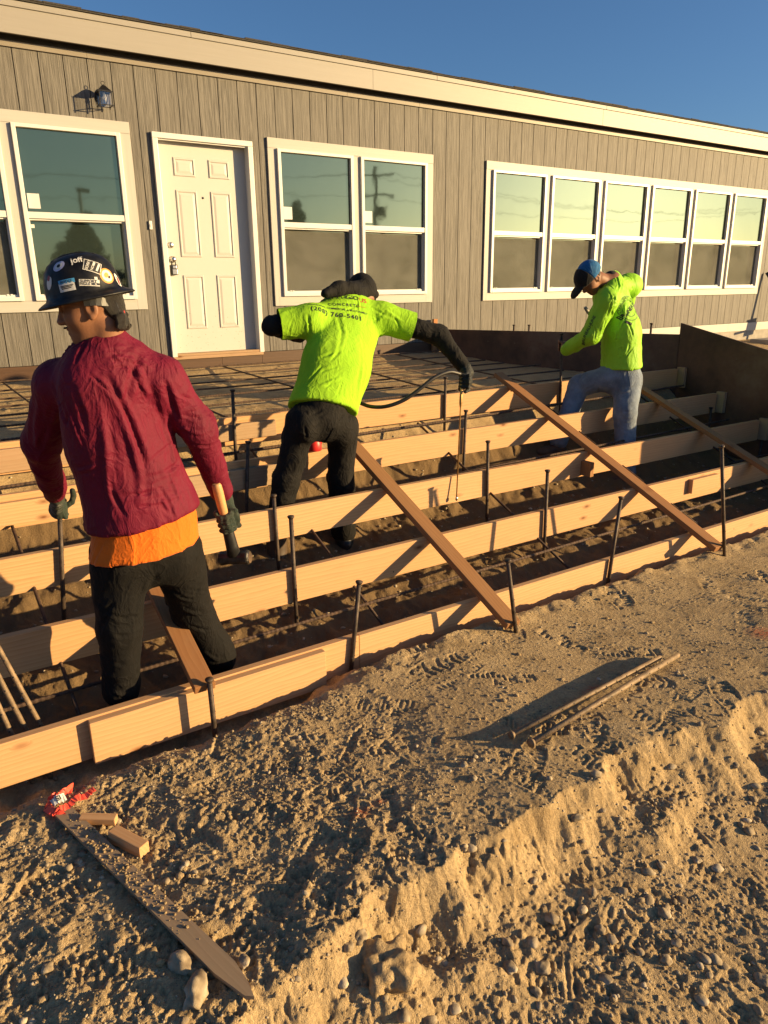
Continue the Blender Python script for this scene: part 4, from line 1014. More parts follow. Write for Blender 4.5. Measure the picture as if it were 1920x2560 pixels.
def wrinkle(V, Q, along, amp, f_al=3.0, f_ac=16.0, seed=0.0, mask=None):
    """cloth noise stretched along a direction"""
    N = normals(V, Q); a = unit(along); P = V - (V@a)[:, None]*a*(1-f_al/f_ac)
    P = P + 0.02*np.stack([perlin3(V*7+seed+k*5) for k in range(3)], 1)
    n = perlin3(P*f_ac+seed)*0.35 + (0.35-np.abs(perlin3(P*f_ac*0.6+seed+7)))*1.1 + (0.3-np.abs(perlin3(P*f_ac*1.25+seed+3)))*0.5
    w = amp*n
    if mask is not None: w = w*mask
    return V + N*w[:, None]
def auto_folds(V, Q, n, dirs, length, amp, w, seed, sel=None):
    """many short creases running roughly along given directions"""
    r = np.random.default_rng(seed); N = normals(V, Q); ids = np.arange(len(V)) if sel is None else np.nonzero(sel)[0]
    for k in range(n):
        i = r.choice(ids); d = unit(np.asarray(dirs[k % len(dirs)], float) + r.normal(0, .22, 3)); p = V[i]; nn = N[i]; d = unit(d-nn*(d@nn)); L = length*r.uniform(.5, 1.3)
        side = np.cross(nn, d); bend = r.uniform(-.25, .25)*L
        pts = [p + d*L*t + side*bend*(t*t) for t in (-.5, -.17, .17, .5)]
        near = np.linalg.norm(V-p, axis=1) < L*.8+.05; idx = np.nonzero(near)[0]
        V[idx] = fold(V[idx], N[idx], pts, amp*r.uniform(.5, 1.2)*(1 if r.uniform() < .4 else -1), w*r.uniform(.7, 1.4))
    return V
def garment(name, VQ, mat, parent):
    return link_mesh(name, np_mesh(name, VQ[0], VQ[1]), mat, parent, smooth=True)
def bvh_of(VQ): return BVHTree.FromPolygons([Vector(v) for v in VQ[0]], [tuple(int(i) for i in q) for q in VQ[1]])
def hit_px(bvh, px, py):
    h = bvh.ray_cast(Vector(CAM), Vector(ray(px, py)).normalized()); return h[0], h[1]
def text_mesh(txt, size, bold=0.0, spacing=1.0):
    cu = bpy.data.curves.new("lettering", 'FONT'); cu.body = txt; cu.size = size; cu.align_x = 'CENTER'; cu.align_y = 'CENTER'; cu.offset = bold; cu.space_character = spacing
    ob = bpy.data.objects.new("lettering_tmp", cu); COL.objects.link(ob); dg = bpy.context.evaluated_depsgraph_get()
    me = ob.evaluated_get(dg).to_mesh(); v = np.array([q.co[:] for q in me.vertices]).reshape(-1, 3); f = [tuple(p.vertices) for p in me.polygons]
    ob.evaluated_get(dg).to_mesh_clear(); bpy.data.objects.remove(ob); bpy.data.curves.remove(cu); return v, f
def decal(name, bvh, v, f, px, py, px2, py2, mat, parent, off=0.0015, nrm=None, sub=False):
    """wrap flat lettering or a patch (local x,y) on a surface: centre under (px,py), local x towards (px2,py2)"""
    c, n = hit_px(bvh, px, py)
    if c is None: return None
    c2, _ = hit_px(bvh, px2, py2)
    if c2 is None: return None
    n = Vector(nrm).normalized() if nrm is not None else n
    if n.dot(Vector(CAM)-c) < 0: n = -n
    x = (c2-c); x = (x-n*x.dot(n)).normalized(); y = n.cross(x)
    P = []
    for q in v:
        w = c + x*q[0] + y*q[1]; h = bvh.ray_cast(w+n*0.12, -n, 0.3)
        P.append(tuple((h[0]+(h[1] if h[1].dot(n) > 0 else -h[1])*(off+q[2])) if h[0] is not None else (lambda g: g[0]+(g[1] if g[1].dot(n) > 0 else -g[1])*(off+q[2]))(bvh.find_nearest(w))))
    me = bpy.data.meshes.new(name); me.from_pydata(P, [], f); me.update()
    return link_mesh(name, me, mat, parent)
def patch_grid(w, h, n=8, m=6, kind='rect'):
    if kind == 'rect':
        v = [(w*(i/n-.5), h*(j/m-.5), 0) for j in range(m+1) for i in range(n+1)]
        f = [(j*(n+1)+i, j*(n+1)+i+1, (j+1)*(n+1)+i+1, (j+1)*(n+1)+i) for j in range(m) for i in range(n)]
    else:
        v = [(0, 0, 0)]; f = []; R_ = 4; k = 20
        for r in range(1, R_+1): v += [(w/2*r/R_*math.cos(6.2832*i/k), h/2*r/R_*math.sin(6.2832*i/k), 0) for i in range(k)]
        f += [(0, 1+i, 1+(i+1) % k) for i in range(k)]
        for r in range(R_-1): f += [(1+r*k+i, 1+(r+1)*k+i, 1+(r+1)*k+(i+1) % k, 1+r*k+(i+1) % k) for i in range(k)]
    return np.array(v), f
SKIN = m_plain("skin", (0.23, 0.105, 0.055), 0.55, 0.0, 0.10, 18, 0.12, 0.35)
HAIR = m_plain("dark_hair", (0.012, 0.009, 0.007), 0.5, 0.0, 0.5, 200, 0.8)
def basis(fwd, up=(0, 0, 1)):
    x = unit(fwd); y = unit(np.cross(up, x)); z = np.cross(x, y); return np.stack([x, y, z], 1)   # columns: forward, left, up
def head_prims(c, B, s=1.0):
    """skull, jaw and features; local forward, left, up about the ear axis"""
    L = lambda x, y, z: c + B@(V3(x, y, z)*s); e = lambda x, y, z, rx, ry, rz, k=0.02, sub=False: Ell(L(x, y, z), V3(rx, ry, rz)*s, B, k*s, sub)
    P = [e(-0.008, 0, 0.045, 0.098, 0.077, 0.088), e(0.025, 0, 0.005, 0.070, 0.066, 0.085, 0.03), e(0.045, 0, -0.055, 0.048, 0.050, 0.052, 0.03),
         e(0.070, 0, -0.083, 0.022, 0.026, 0.020, 0.03), e(0.083, 0, 0.050, 0.016, 0.052, 0.014, 0.025),
         e(0.050, 0.045, -0.010, 0.035, 0.024, 0.028, 0.03), e(0.050, -0.045, -0.010, 0.035, 0.024, 0.028, 0.03)]
    P += [Cone(L(0.088, 0, 0.038), L(0.113, 0, -0.012), 0.009*s, 0.0135*s, k=0.014*s), e(0.103, 0.012, -0.016, 0.011, 0.008, 0.008, 0.01), e(0.103, -0.012, -0.016, 0.011, 0.008, 0.008, 0.01)]
    P += [e(0.086, 0.030, 0.027, 0.012, 0.017, 0.010, 0.012, True), e(0.086, -0.030, 0.027, 0.012, 0.017, 0.010, 0.012, True)]
    P += [e(0.078, 0.030, 0.026, 0.011, 0.014, 0.010, 0.004), e(0.078, -0.030, 0.026, 0.011, 0.014, 0.010, 0.004)]
    P += [e(0.093, 0, -0.042, 0.011, 0.024, 0.007, 0.008), e(0.090, 0, -0.055, 0.011, 0.021, 0.008, 0.008), e(0.103, 0, -0.0485, 0.008, 0.028, 0.0022, 0.004, True)]
    for sg in (1, -1):                                            # ears
        P += [e(-0.012, sg*0.078, 0.006, 0.022, 0.009, 0.032, 0.008), e(-0.008, sg*0.088, 0.008, 0.012, 0.008, 0.020, 0.006, True), e(-0.004, sg*0.078, -0.022, 0.011, 0.007, 0.011, 0.008)]
    return P
def finger(pts, r0, r1):
    return [Cone(a, b, r0+(r1-r0)*i/(len(pts)-1), r0+(r1-r0)*(i+1)/(len(pts)-1), k=0.004) for i, (a, b) in enumerate(zip(pts[:-1], pts[1:]))]
def grip_hand(wrist, c, axis, out, r, thick=0.0105, thumb_up=True, scale=1.0, curl=1.0):
    """hand closed round a bar: c on the bar axis, out = from bar to the palm side; fingers stacked along axis"""
    a = unit(axis); o = unit(out - a*(np.asarray(out)@a)); t = np.cross(a, o); P = []
    palm = c + o*(r+0.018*scale)
    P.append(Ell(palm, V3(0.016, 0.040, 0.046)*scale, np.stack([o, t, a], 1), 0.012)); P.append(Cone(palm + t*0.0, np.asarray(wrist), 0.030*scale, 0.028*scale, k=0.025))
    for i in range(4):
        h = (i-1.5)*0.0225*scale; rr = r+thick; th = np.linspace(0.55, 0.55+3.6*curl*(1-0.06*abs(i-1.2)), 5)
        pts = [c + a*h + (o*math.cos(q)+t*math.sin(q))*rr for q in th]
        P += finger([palm + a*h*1.05 + t*0.030*scale] + pts, thick*1.05, thick*0.85)
    sg = -1 if thumb_up else 1
    b0 = palm - t*0.022*scale + a*sg*-0.020*scale
    pts = [b0] + [c + a*(sg*-0.034*scale - sg*0.008*j) + (o*math.cos(q)+t*math.sin(q))*(r+thick*1.15) for j, q in enumerate((-0.9, -1.7, -2.5))]
    P += finger(pts, thick*1.35, thick*1.0)
    return P
def boot(ankle, toe_dir, sole_z, L=0.29):
    x = unit([toe_dir[0], toe_dir[1], 0]); h = np.array([ankle[0], ankle[1], sole_z]); B = basis(x); e = lambda u, v, w, a, b, c, k=0.03: Ell(h + B@V3(u, v, w), (a, b, c), B, k)
    P = [Cone(V3(ankle[0], ankle[1], sole_z+0.06), np.asarray(ankle)+V3(0, 0, 0.05), 0.056, 0.058, k=0.03), e(-0.01, 0, 0.045, 0.075, 0.045, 0.05), e(0.09, 0, 0.045, 0.075, 0.047, 0.045), e(0.16, 0, 0.036, 0.055, 0.047, 0.037),
         e(0.06, 0, 0.012, 0.155, 0.050, 0.016, 0.012)]
    return P, [(V3(0, 0, sole_z), V3(0, 0, -1))]
# ------------------------------------------------------------------ worker in hard hat and crimson shirt
def person1():
    CR = m_cloth("crimson_polyester", (0.115, 0.0028, 0.019), 0.14, 900, 0.72, 0.0, 0.16)
    OR = m_cloth("orange_tshirt", (0.62, 0.13, 0.008), 0.08); BK = m_cloth("charcoal_work_trousers", (0.0034, 0.0030, 0.0029), 0.25, sheen=0.0, dust=0.2, dustcol=(0.014, 0.011, 0.009))
    GL = m_cloth("dark_green_work_glove", (0.022, 0.034, 0.026), 0.35, dust=0.4, dustcol=(0.10, 0.09, 0.065)); BT = m_plain("black_boot_leather", (0.015, 0.013, 0.012), 0.6, var=0.4)
    J = dict(P=at(372, 1335, -4.72), C=at(290, 1060, -4.72), N=at(268, 880, -4.76), SL=at(150, 962, -4.62), SR=at(403, 952, -4.80), EL=at(103, 1110, -4.40), WL=at(138, 1232, -4.14),
             ER=at(497, 1075, -4.80), WR=at(552, 1225, -4.70), HL=at(296, 1400, -4.72), HR=at(440, 1385, -4.70), KL=at(300, 1570, -4.73), KR=at(482, 1530, -4.62), AL=at(303, 1725, -4.70), AR=at(550, 1642, -4.60))
    root = empty("person", (J['P'][0], -4.7, -1.18)); tag(root, "worker in black hard hat and crimson shirt holding a sledgehammer, looking left", "person")
    fw = unit(V3(-0.12, 1, 0))                                   # torso faces the house, left shoulder forward
    # head
    hc = at(222, 778, -4.83); B = basis(V3(-0.90, 0.36, -0.20), (0.03, 0.0, 1.0)); hp = head_prims(hc + B@V3(0.0, -0.075, 0.0), B, 1.05)
    hc0 = hc + B@V3(0.0, -0.075, 0.0)
    neck = Cone(hc0 + B@V3(-0.03, 0, -0.06), J['N']+V3(0.0, 0.01, -0.05), 0.060, 0.068, k=0.03)
    core = [Cone(J['N']+V3(0, 0, -.06), J['P'], 0.10, 0.12, fw, 1.3, 0.05), Cone(J['SL'], J['EL'], .045, .038), Cone(J['EL'], J['WL'], .036, .029), Cone(J['SR'], J['ER'], .045, .038), Cone(J['ER'], J['WR']+unit(J['WR']-J['ER'])*0.05, .037, .030),
            Cone(J['HL'], J['KL'], .07, .05), Cone(J['KL'], J['AL'], .048, .035), Cone(J['HR'], J['KR'], .07, .05), Cone(J['KR'], J['AR'], .048, .035), Cone(J['N'], J['SL'], .05, .05), Cone(J['N'], J['SR'], .05, .05)]
    VQ = mesh_sdf(core+[neck]+hp, 0.02, fine=(hc0-0.16, hc0+0.15, 0.0042), relax=2)
    garment("body", VQ, SKIN, root)
    # hair: sides, nape curls, moustache, goatee
    L = lambda x, y, z: hc0 + B@(V3(x, y, z)*1.05)
    H = [Ell(L(-0.012, 0, 0.055), (0.107, 0.086, 0.086), B, 0.02), Ell(L(-0.07, 0, 0.0), (0.042, 0.066, 0.06), B, 0.02)]
    rr = np.random.default_rng(2)
    for k in range(60):
        y = rr.uniform(-.055, .064); H.append(Ell(L(-0.074-rr.uniform(0, .026), y, -0.030-rr.uniform(0, .048)), np.full(3, rr.uniform(.008, .0135)), None, 0.008))
    # cut away around face and ears
    H += [Ell(L(0.075, 0, -0.03), (0.075, 0.12, 0.095), B, 0.01, True), Ell(L(-0.012, 0.088, -0.004), (0.034, 0.03, 0.044), B, 0.01, True), Ell(L(-0.012, -0.088, -0.004), (0.034, 0.03, 0.044), B, 0.01, True)]
    VQ = mesh_sdf(H, 0.006, relax=2); VQ = (VQ[0] + normals(*VQ)*(0.003*perlin3(VQ[0]*90))[:, None], VQ[1]); garment("hair", VQ, HAIR, root)
    H = [Ell(L(0.104, 0.013, -0.035), (0.006, 0.016, 0.0045), B, 0.006), Ell(L(0.104, -0.013, -0.035), (0.006, 0.016, 0.0045), B, 0.006), Ell(L(0.085, 0, -0.090), (0.014, 0.02, 0.017), B, 0.01)]
    garment("beard", mesh_sdf(H, 0.004, relax=1), HAIR, root)
    garment("eyebrow", mesh_sdf([Cone(L(0.094, 0.012, 0.046), L(0.082, 0.05, 0.049), 0.0045, 0.0035, k=.004)], 0.003, relax=1), HAIR, root)
    # crimson shirt
    U = J['N']+V3(0.0, 0.0, -0.11)
    hemL, hemR = at(228, 1328, -4.72), at(510, 1243, -4.72); hn = np.cross(unit(hemR-hemL), fw); hn = hn if hn[2] < 0 else -hn
    dn = unit(J['P']-U)
    tor = [Cone(U+V3(.0, 0, -.02), at(300, 1090, -4.73), 0.190, 0.196, fw, 1.48, .05), Cone(at(300, 1090, -4.73), at(362, 1290, -4.73), 0.196, 0.218, fw, 1.34, .05), Cone(at(362, 1290, -4.73), at(366, 1400, -4.73), 0.218, 0.232, fw, 1.3, .04),
           Cone(J['N']+V3(0.02, .01, -.045), J['SL']+V3(0, 0, .0), .098, .084, k=.05), Cone(J['N']+V3(-.02, .01, -.045), J['SR'], .098, .088, k=.05),
           Cone(J['N']+V3(0, 0, -.05), J['N']+V3(0.015, 0.0, 0.028), .088, .068, k=.02)]
    slv = [Cone(J['SL'], J['EL'], .080, .068, k=.045), Cone(J['EL'], J['WL'], .066, .047, k=.03), Cone(J['SR'], J['ER'], .080, .062, k=.045), Cone(J['ER'], J['WR'], .060, .044, k=.03)]
    cuts = [(hemL, hn)]
    V, Q = mesh_sdf(tor+[Cut(hemL, hn)]+slv, 0.0075, relax=2)
    V = wrinkle(V, Q, V3(-.3, 0, 1), 0.013, 1.6, 8, 3.0); V = wrinkle(V, Q, V3(1, 0, 0.5), 0.0055, 4.0, 15, 9.0); V = wrinkle(V, Q, V3(-.2, 0, 1), 0.0034, 6, 26, 5.0)
    bv = bvh_of((V, Q))
    def trace(pts): return [np.array(h) for h in (hit_px(bv, x, y)[0] for x, y in pts) if h is not None]
    folds = [([(350, 880), (330, 940), (312, 1010)], -.016, .020), ([(270, 945), (300, 1000), (330, 1060), (350, 1120), (365, 1165)], -.020, .017), ([(400, 880), (415, 960), (440, 1040), (455, 1100)], -.018, .017),
             ([(185, 970), (205, 1030), (215, 1090)], -.008, .016), ([(130, 960), (150, 1010), (168, 1060)], -.010, .014), ([(300, 1040), (330, 1110), (350, 1190), (352, 1250)], .014, .020),
             ([(250, 1010), (262, 1090), (270, 1190), (280, 1290)], .012, .022), ([(480, 1130), (430, 1170), (370, 1195)], -.014, .014), ([(490, 1180), (430, 1210), (360, 1235), (310, 1240)], -.013, .013), ([(500, 1215), (440, 1240), (380, 1262)], .012, .013),
             ([(455, 990), (480, 1000), (510, 995)], -.012, .010), ([(460, 1040), (495, 1045), (525, 1035)], -.013, .010), ([(465, 1075), (500, 1085), (535, 1070)], .010, .010), ([(470, 1105), (510, 1115), (545, 1105)], -.010, .010),
             ([(265, 925), (320, 915), (375, 935)], -.012, .010), ([(240, 905), (300, 893), (350, 905), (380, 920)], .012, .010), ([(250, 880), (300, 872), (345, 880)], -.008, .007), ([(330, 900), (352, 935), (370, 990)], .016, .018),
             ([(95, 1000), (90, 1070), (100, 1150)], .012, .02), ([(130, 1020), (110, 1090), (90, 1140)], -.012, .016), ([(85, 1140), (115, 1160), (150, 1150)], -.012, .010), ([(90, 1180), (120, 1200), (150, 1190)], -.010, .010),
             ([(310, 1290), (280, 1230), (270, 1180)], -.012, .014), ([(430, 1290), (400, 1260), (340, 1270)], -.010, .012), ([(395, 960), (410, 1040), (430, 1120), (440, 1180)], .012, .018)]
    for ln, a, w in folds:
        l3 = trace(ln)
        if len(l3) > 1: V = fold(V, normals(V, Q), l3, a, w)
    V = auto_folds(V, Q, 46, [V3(-.45, 0, 1), V3(-.2, 0, 1), V3(.9, 0, .5)], .16, .010, .009, 4)
    V = auto_folds(V, Q, 26, [V3(1, 0, .25), V3(.8, 0, -.3)], .09, .009, .008, 5, sel=(np.abs(V[:, 2]-J['ER'][2]) < .12) & ((V[:, 0] > J['SR'][0]) | (V[:, 0] < J['SL'][0])))
    garment("shirt", (V, Q), CR, root)
    # orange undershirt below it
    h2L, h2R = at(228, 1400, -4.72), at(512, 1330, -4.72); n2 = np.cross(unit(h2R-h2L), fw); n2 = n2 if n2[2] < 0 else -n2
    V, Q = mesh_sdf([Cone(at(340, 1230, -4.73), at(364, 1310, -4.73), 0.14, 0.200, fw, 1.34, .03), Cone(at(364, 1310, -4.73), at(368, 1430, -4.73), 0.200, 0.250, fw, 1.28, .04)], 0.009, cuts=[(h2L, n2)], relax=1)
    V = wrinkle(V, Q, V3(0, 0, 1), 0.008, 2.0, 14, 11.0); V = auto_folds(V, Q, 18, [V3(-.2, 0, 1), V3(.3, 0, 1)], .12, .010, .011, 8); garment("undershirt", (V, Q), OR, root)
    # trousers
    tz = V3(0, 0, -1)
    pr = [Cone(at(362, 1285, -4.73), J['P']+V3(0, 0, -.06), 0.15, 0.165, fw, 1.3, .05), Cone(J['HL']+V3(0.005, 0, .02), J['KL'], .116, .084, k=.05), Cone(J['KL'], J['AL'], .083, .074, k=.03), Cone(J['HR']+V3(-.005, 0, .02), J['KR'], .116, .084, k=.05), Cone(J['KR'], J['AR'], .083, .076, k=.03),
          Ell(at(308, 1405, -4.76), (.085, .085, .11), k=.05), Ell(at(430, 1385, -4.765), (.095, .09, .12), k=.05)]
    V, Q = mesh_sdf(pr, 0.0095, relax=2); V = wrinkle(V, Q, V3(.1, 0, 1), 0.009, 3.0, 9, 21.0); V = wrinkle(V, Q, V3(1, 0, .5), 0.007, 4.0, 13, 4.0)
    bv = bvh_of((V, Q))
    for ln, a, w in [([(390, 1440), (370, 1500), (350, 1560)], -.02, .02), ([(240, 1500), (300, 1545), (345, 1540)], -.014, .012), ([(250, 1560), (300, 1590), (350, 1580)], -.014, .012), ([(430, 1475), (480, 1500), (530, 1495)], -.014, .012),
                     ([(450, 1520), (490, 1535), (540, 1530)], .012, .012), ([(470, 1560), (510, 1575), (545, 1565)], -.012, .011), ([(255, 1640), (300, 1660), (345, 1640)], -.012, .012), ([(260, 1690), (310, 1715), (345, 1690)], .012, .012), ([(510, 1630), (540, 1650), (585, 1635)], .012, .012),
                     ([(420, 1330), (418, 1400)], -.006, .006), ([(505, 1310), (470, 1345), (455, 1420)], -.008, .006)]:
        l3 = trace(ln)
        if len(l3) > 1: V = fold(V, normals(V, Q), l3, a, w)
    V = auto_folds(V, Q, 50, [V3(1, 0, .5), V3(1, 0, -.4), V3(.2, 0, 1)], .13, .012, .010, 6)
    garment("trousers", (V, Q), BK, root)
    for an, td in ((J['AL'], V3(-0.35, 0.9, 0)), (J['AR'], V3(0.05, 1, 0))):
        sz = -1.185; P, c = boot(an, td, sz); garment("boot", mesh_sdf(P, 0.008, cuts=c), BT, root)
    # gloves
    hr = at(565, 1303, -4.732); ha = unit(at(588, 1398, -4.70)-at(540, 1207, -4.765))
    P = grip_hand(J['WR']+unit(J['WR']-J['ER'])*0.055, hr, ha, V3(0.85, 0.45, 0.1), 0.0195, 0.0115, thumb_up=False, scale=1.05, curl=.95) + [Cone(J['WR']+unit(J['WR']-J['ER'])*0.035, J['WR']+unit(J['WR']-J['ER'])*0.07, .039, .036, k=.015)]
    V, Q = mesh_sdf(P, 0.0042, relax=1); V = wrinkle(V, Q, V3(1, 0, 0), .0022, 20, 60, 1.0); garment("glove", (V, Q), GL, root)
    hl = at(150, 1268, -3.98)
    P = grip_hand(J['WL']+unit(J['WL']-J['EL'])*0.03, hl+V3(0, 0, -.005), V3(0, 0, 1), V3(-0.45, -0.9, 0), 0.0125, 0.0112, thumb_up=True, scale=1.02, curl=.9)
    tb = hl+V3(0.02, -.035, .01); P += finger([tb, tb+V3(.030, -.005, .018), tb+V3(.042, -.003, .048), tb+V3(.040, 0, .072)], .0145, .0125)
    P += [Cone(J['WL'], J['WL']+unit(J['WL']-J['EL'])*0.04, .041, .036, k=.02)]
    V, Q = mesh_sdf(P, 0.0042, relax=1); V = wrinkle(V, Q, V3(1, 0, 0), .0022, 20, 60, 2.0); garment("glove", (V, Q), GL, root)
    # ---- hard hat
    hb = at(216, 745, -4.80); Bh = basis(V3(-0.92, 0.30, -0.19), (0.10, -0.02, 1.0)); hb = hc0 + Bh@V3(0.006, 0, 0.058)
    Mh = Matrix.Identity(4)
    for i in range(3):
        for j in range(3): Mh[i][j] = Bh[i][j]
        Mh[i][3] = hb[i]
    m = MB(); prof = [(0.0, .143), (.03, .141), (.06, .133), (.085, .116), (.101, .092), (.110, .062), (.115, .030), (.117, .008), (.121, 0.0), (.133, -.006), (.146, -.014), (.150, -.019), (.148, -.022), (.135, -.012), (.112, -.003), (.108, .03), (.09, .09), (0.0, .12)]
    m.lathe([(r, z) for r, z in prof], 48, Mh @ Matrix.Diagonal((1.14, 1.0, 1, 1)))
    t = NT("scuffed_black_shell"); co = t.coords(); c = t.ramp(t.noise(co, 14, 6, .7), [(.45, (.004, .004, .005)), (.7, (.018, .018, .018))]); t.color(c).set(Roughness=.4); t.b.inputs['Specular IOR Level'].default_value = .3; t.l(t.ramp(t.noise(co, 30, 5, .7), [(.4, (.38, .38, .38)), (.7, (.65, .65, .65))]), t.b.inputs["Roughness"])
    hat = m.build("hard_hat", t.m, root)
    rb = MB()
    for k in (-1, 0, 1): rb.tube([Mh @ Vector((x, k*.028, z)) for x, z in [(-.118, .055), (-.10, .098), (-.07, .126), (-.03, .139), (.03, .139), (.07, .126), (.10, .098)]], .0045, 6)
    tag(rb.build("crown_ribs", t.m, hat), kind="stuff")
    st = MB()
    for a0, a1, r0 in ((1.75, 3.9, .092),):
        st_pts = [Mh @ Vector((1.14*r0*math.cos(a), r0*math.sin(a), -.022-.028*math.sin((a-1.3)*.9)**2)) for a in np.linspace(1.55, 4.7, 18)]
    for a, b in zip(st_pts[:-1], st_pts[1:]):
        Mx = frame(a, b-a, Bh[:, 2]); st.box(-.002, (b-a).length+.002, -.002, .002, -.015, .015, Mx)
    st.build("suspension_band", MAT['blackplastic'], hat)
    q = Mh @ Vector((-.100, .030, -.062)); Mx = frame(q, Bh@V3(.35, 1, -.1), Bh[:, 2])
    st = MB(); st.box(-.030, .030, -.010, .010, -.016, .018, Mx, c=.004); st.build("ratchet", MAT['blackplastic'], hat)
    q = Mh @ Vector((-.108, .030, -.084)); MB().lathe([(.007, -.006), (.008, 0), (.006, .006), (0, .007)], 10, Matrix.Translation(q)).build("ratchet_knob", MAT['red'], hat)
    me = hat.data; bh = BVHTree.FromPolygons([v.co.copy() for v in me.vertices], [tuple(p.vertices) for p in me.polygons])
    X = lambda x, y: (60+x*.205, 600+y*.205)
    cols = dict(w=MAT['paper'], b=m_plain("blue_sticker", (.05, .25, .5)), o=m_plain("orange_sticker", (.62, .26, .05)), p=m_plain("lilac_sticker", (.42, .42, .58)), r=m_plain("maroon_sticker", (.25, .04, .04)), k=MAT['ink'])
    def stick(cx, cy, dx, dy, w, h, col, kind='rect', off=.0012):
        v, f = patch_grid(w, h, kind=kind); return decal("sticker", bh, v, f, *X(cx, cy), *X(cx+dx, cy+dy), cols[col], hat, off)
    def word(cx, cy, dx, dy, txt, size, col='k', off=.0026):
        v, f = text_mesh(txt, size, size*.02); return decal("lettering", bh, v, f, *X(cx, cy), *X(cx+dx, cy+dy), cols[col], hat, off)
    stick(515, 505, 60, -12, .058, .014, 'b'); stick(525, 573, 60, -12, .056, .028, 'w'); word(512, 508, 60, -12, "NOTICE", .011, 'k')
    for j, yy in enumerate((556, 572, 590)): stick(522, yy, 60, -12, .046-.006*j, .0028, 'k', off=.0022)
    stick(800, 520, 60, 3, .066, .022, 'w'); stick(880, 490, 60, 3, .010, .022, 'w'); word(775, 503, 60, 3, "I SUPPORT", .0125); word(808, 537, 60, 3, "SINGLE MOMS", .0125)
    stick(835, 320, 55, 20, .058, .042, 'w'); stick(835, 320, 55, 20, .053, .037, 'k', off=.0018); 
    word(778, 300, 20, -55, "SORRY", .0125, 'w', .0030); word(830, 345, 20, -55, "NO", .0115, 'w', .0030)
    stick(848, 295, 20, -55, .014, .007, 'w', off=.0028); stick(898, 340, 20, -55, .030, .007, 'w', off=.0028)
    stick(1010, 437, 50, 40, .054, .054, 'o', 'disc'); stick(1010, 437, 50, 40, .041, .041, 'w', 'disc', .0020); stick(1000, 430, 50, 40, .016, .020, 'o', 'disc', .0026); stick(1035, 455, 50, 40, .008, .012, 'k', 'disc', .0026)
    stick(425, 320, 60, -45, .046, .034, 'p', 'disc'); stick(425, 320, 60, -45, .030, .020, 'w', 'disc', .0018); stick(425, 320, 60, -45, .014, .012, 'k', 'disc', .0024)
    stick(308, 530, 10, -60, .046, .026, 'w', 'disc'); stick(305, 470, 10, -60, .02, .014, 'r', 'disc', .0018)
    word(640, 250, 60, -8, "joff", .030, 'w'); stick(1140, 490, 30, 60, .05, .02, 'w', 'disc'); stick(1145, 500, 30, 60, .03, .010, 'r', 'disc', .002)
    return J, ha, hr
P1, ham_axis, ham_c = person1()
# sledgehammer in the right glove
hm = empty("sledgehammer", ham_c); tag(hm, "short-handled sledgehammer with wooden handle and dark steel head, held head-down", "hammer")
top = at(540, 1207, -4.765); bot = at(588, 1398, -4.70); ax_ = unit(bot-top)
MB().tube([top, top+ax_*.012, top+ax_*.05, top+(bot-top)*.55, bot], [.016, .0205, .0215, .0185, .017], 14).build("handle", MAT['handle'], hm)
MB().tube([top+(bot-top)*.56, top+(bot-top)*.60, top+(bot-top)*.8, top+(bot-top)*.93], [.021, .024, .027, .030], 14).build("rubber_sleeve", MAT['blackplastic'], hm)
hx = unit(at(622, 1396, -4.76)-at(525, 1400, -4.64))
hp_ = bot - ax_*.008
MB().tube([hp_+hx*u for u in (-.072, -.068, -.060, -.03, .03, .058, .066, .071)], [.026, .032, .034, .030, .030, .034, .032, .026], 10, smooth=False).build("head", m_plain("worn_steel_head", (.05, .047, .043), .45, .6, .5, 40, .3), hm)
MB().tube([hp_+hx*.0712, hp_+hx*.0725], .0265, 10).build("striking_face", MAT['chrome'], hm)
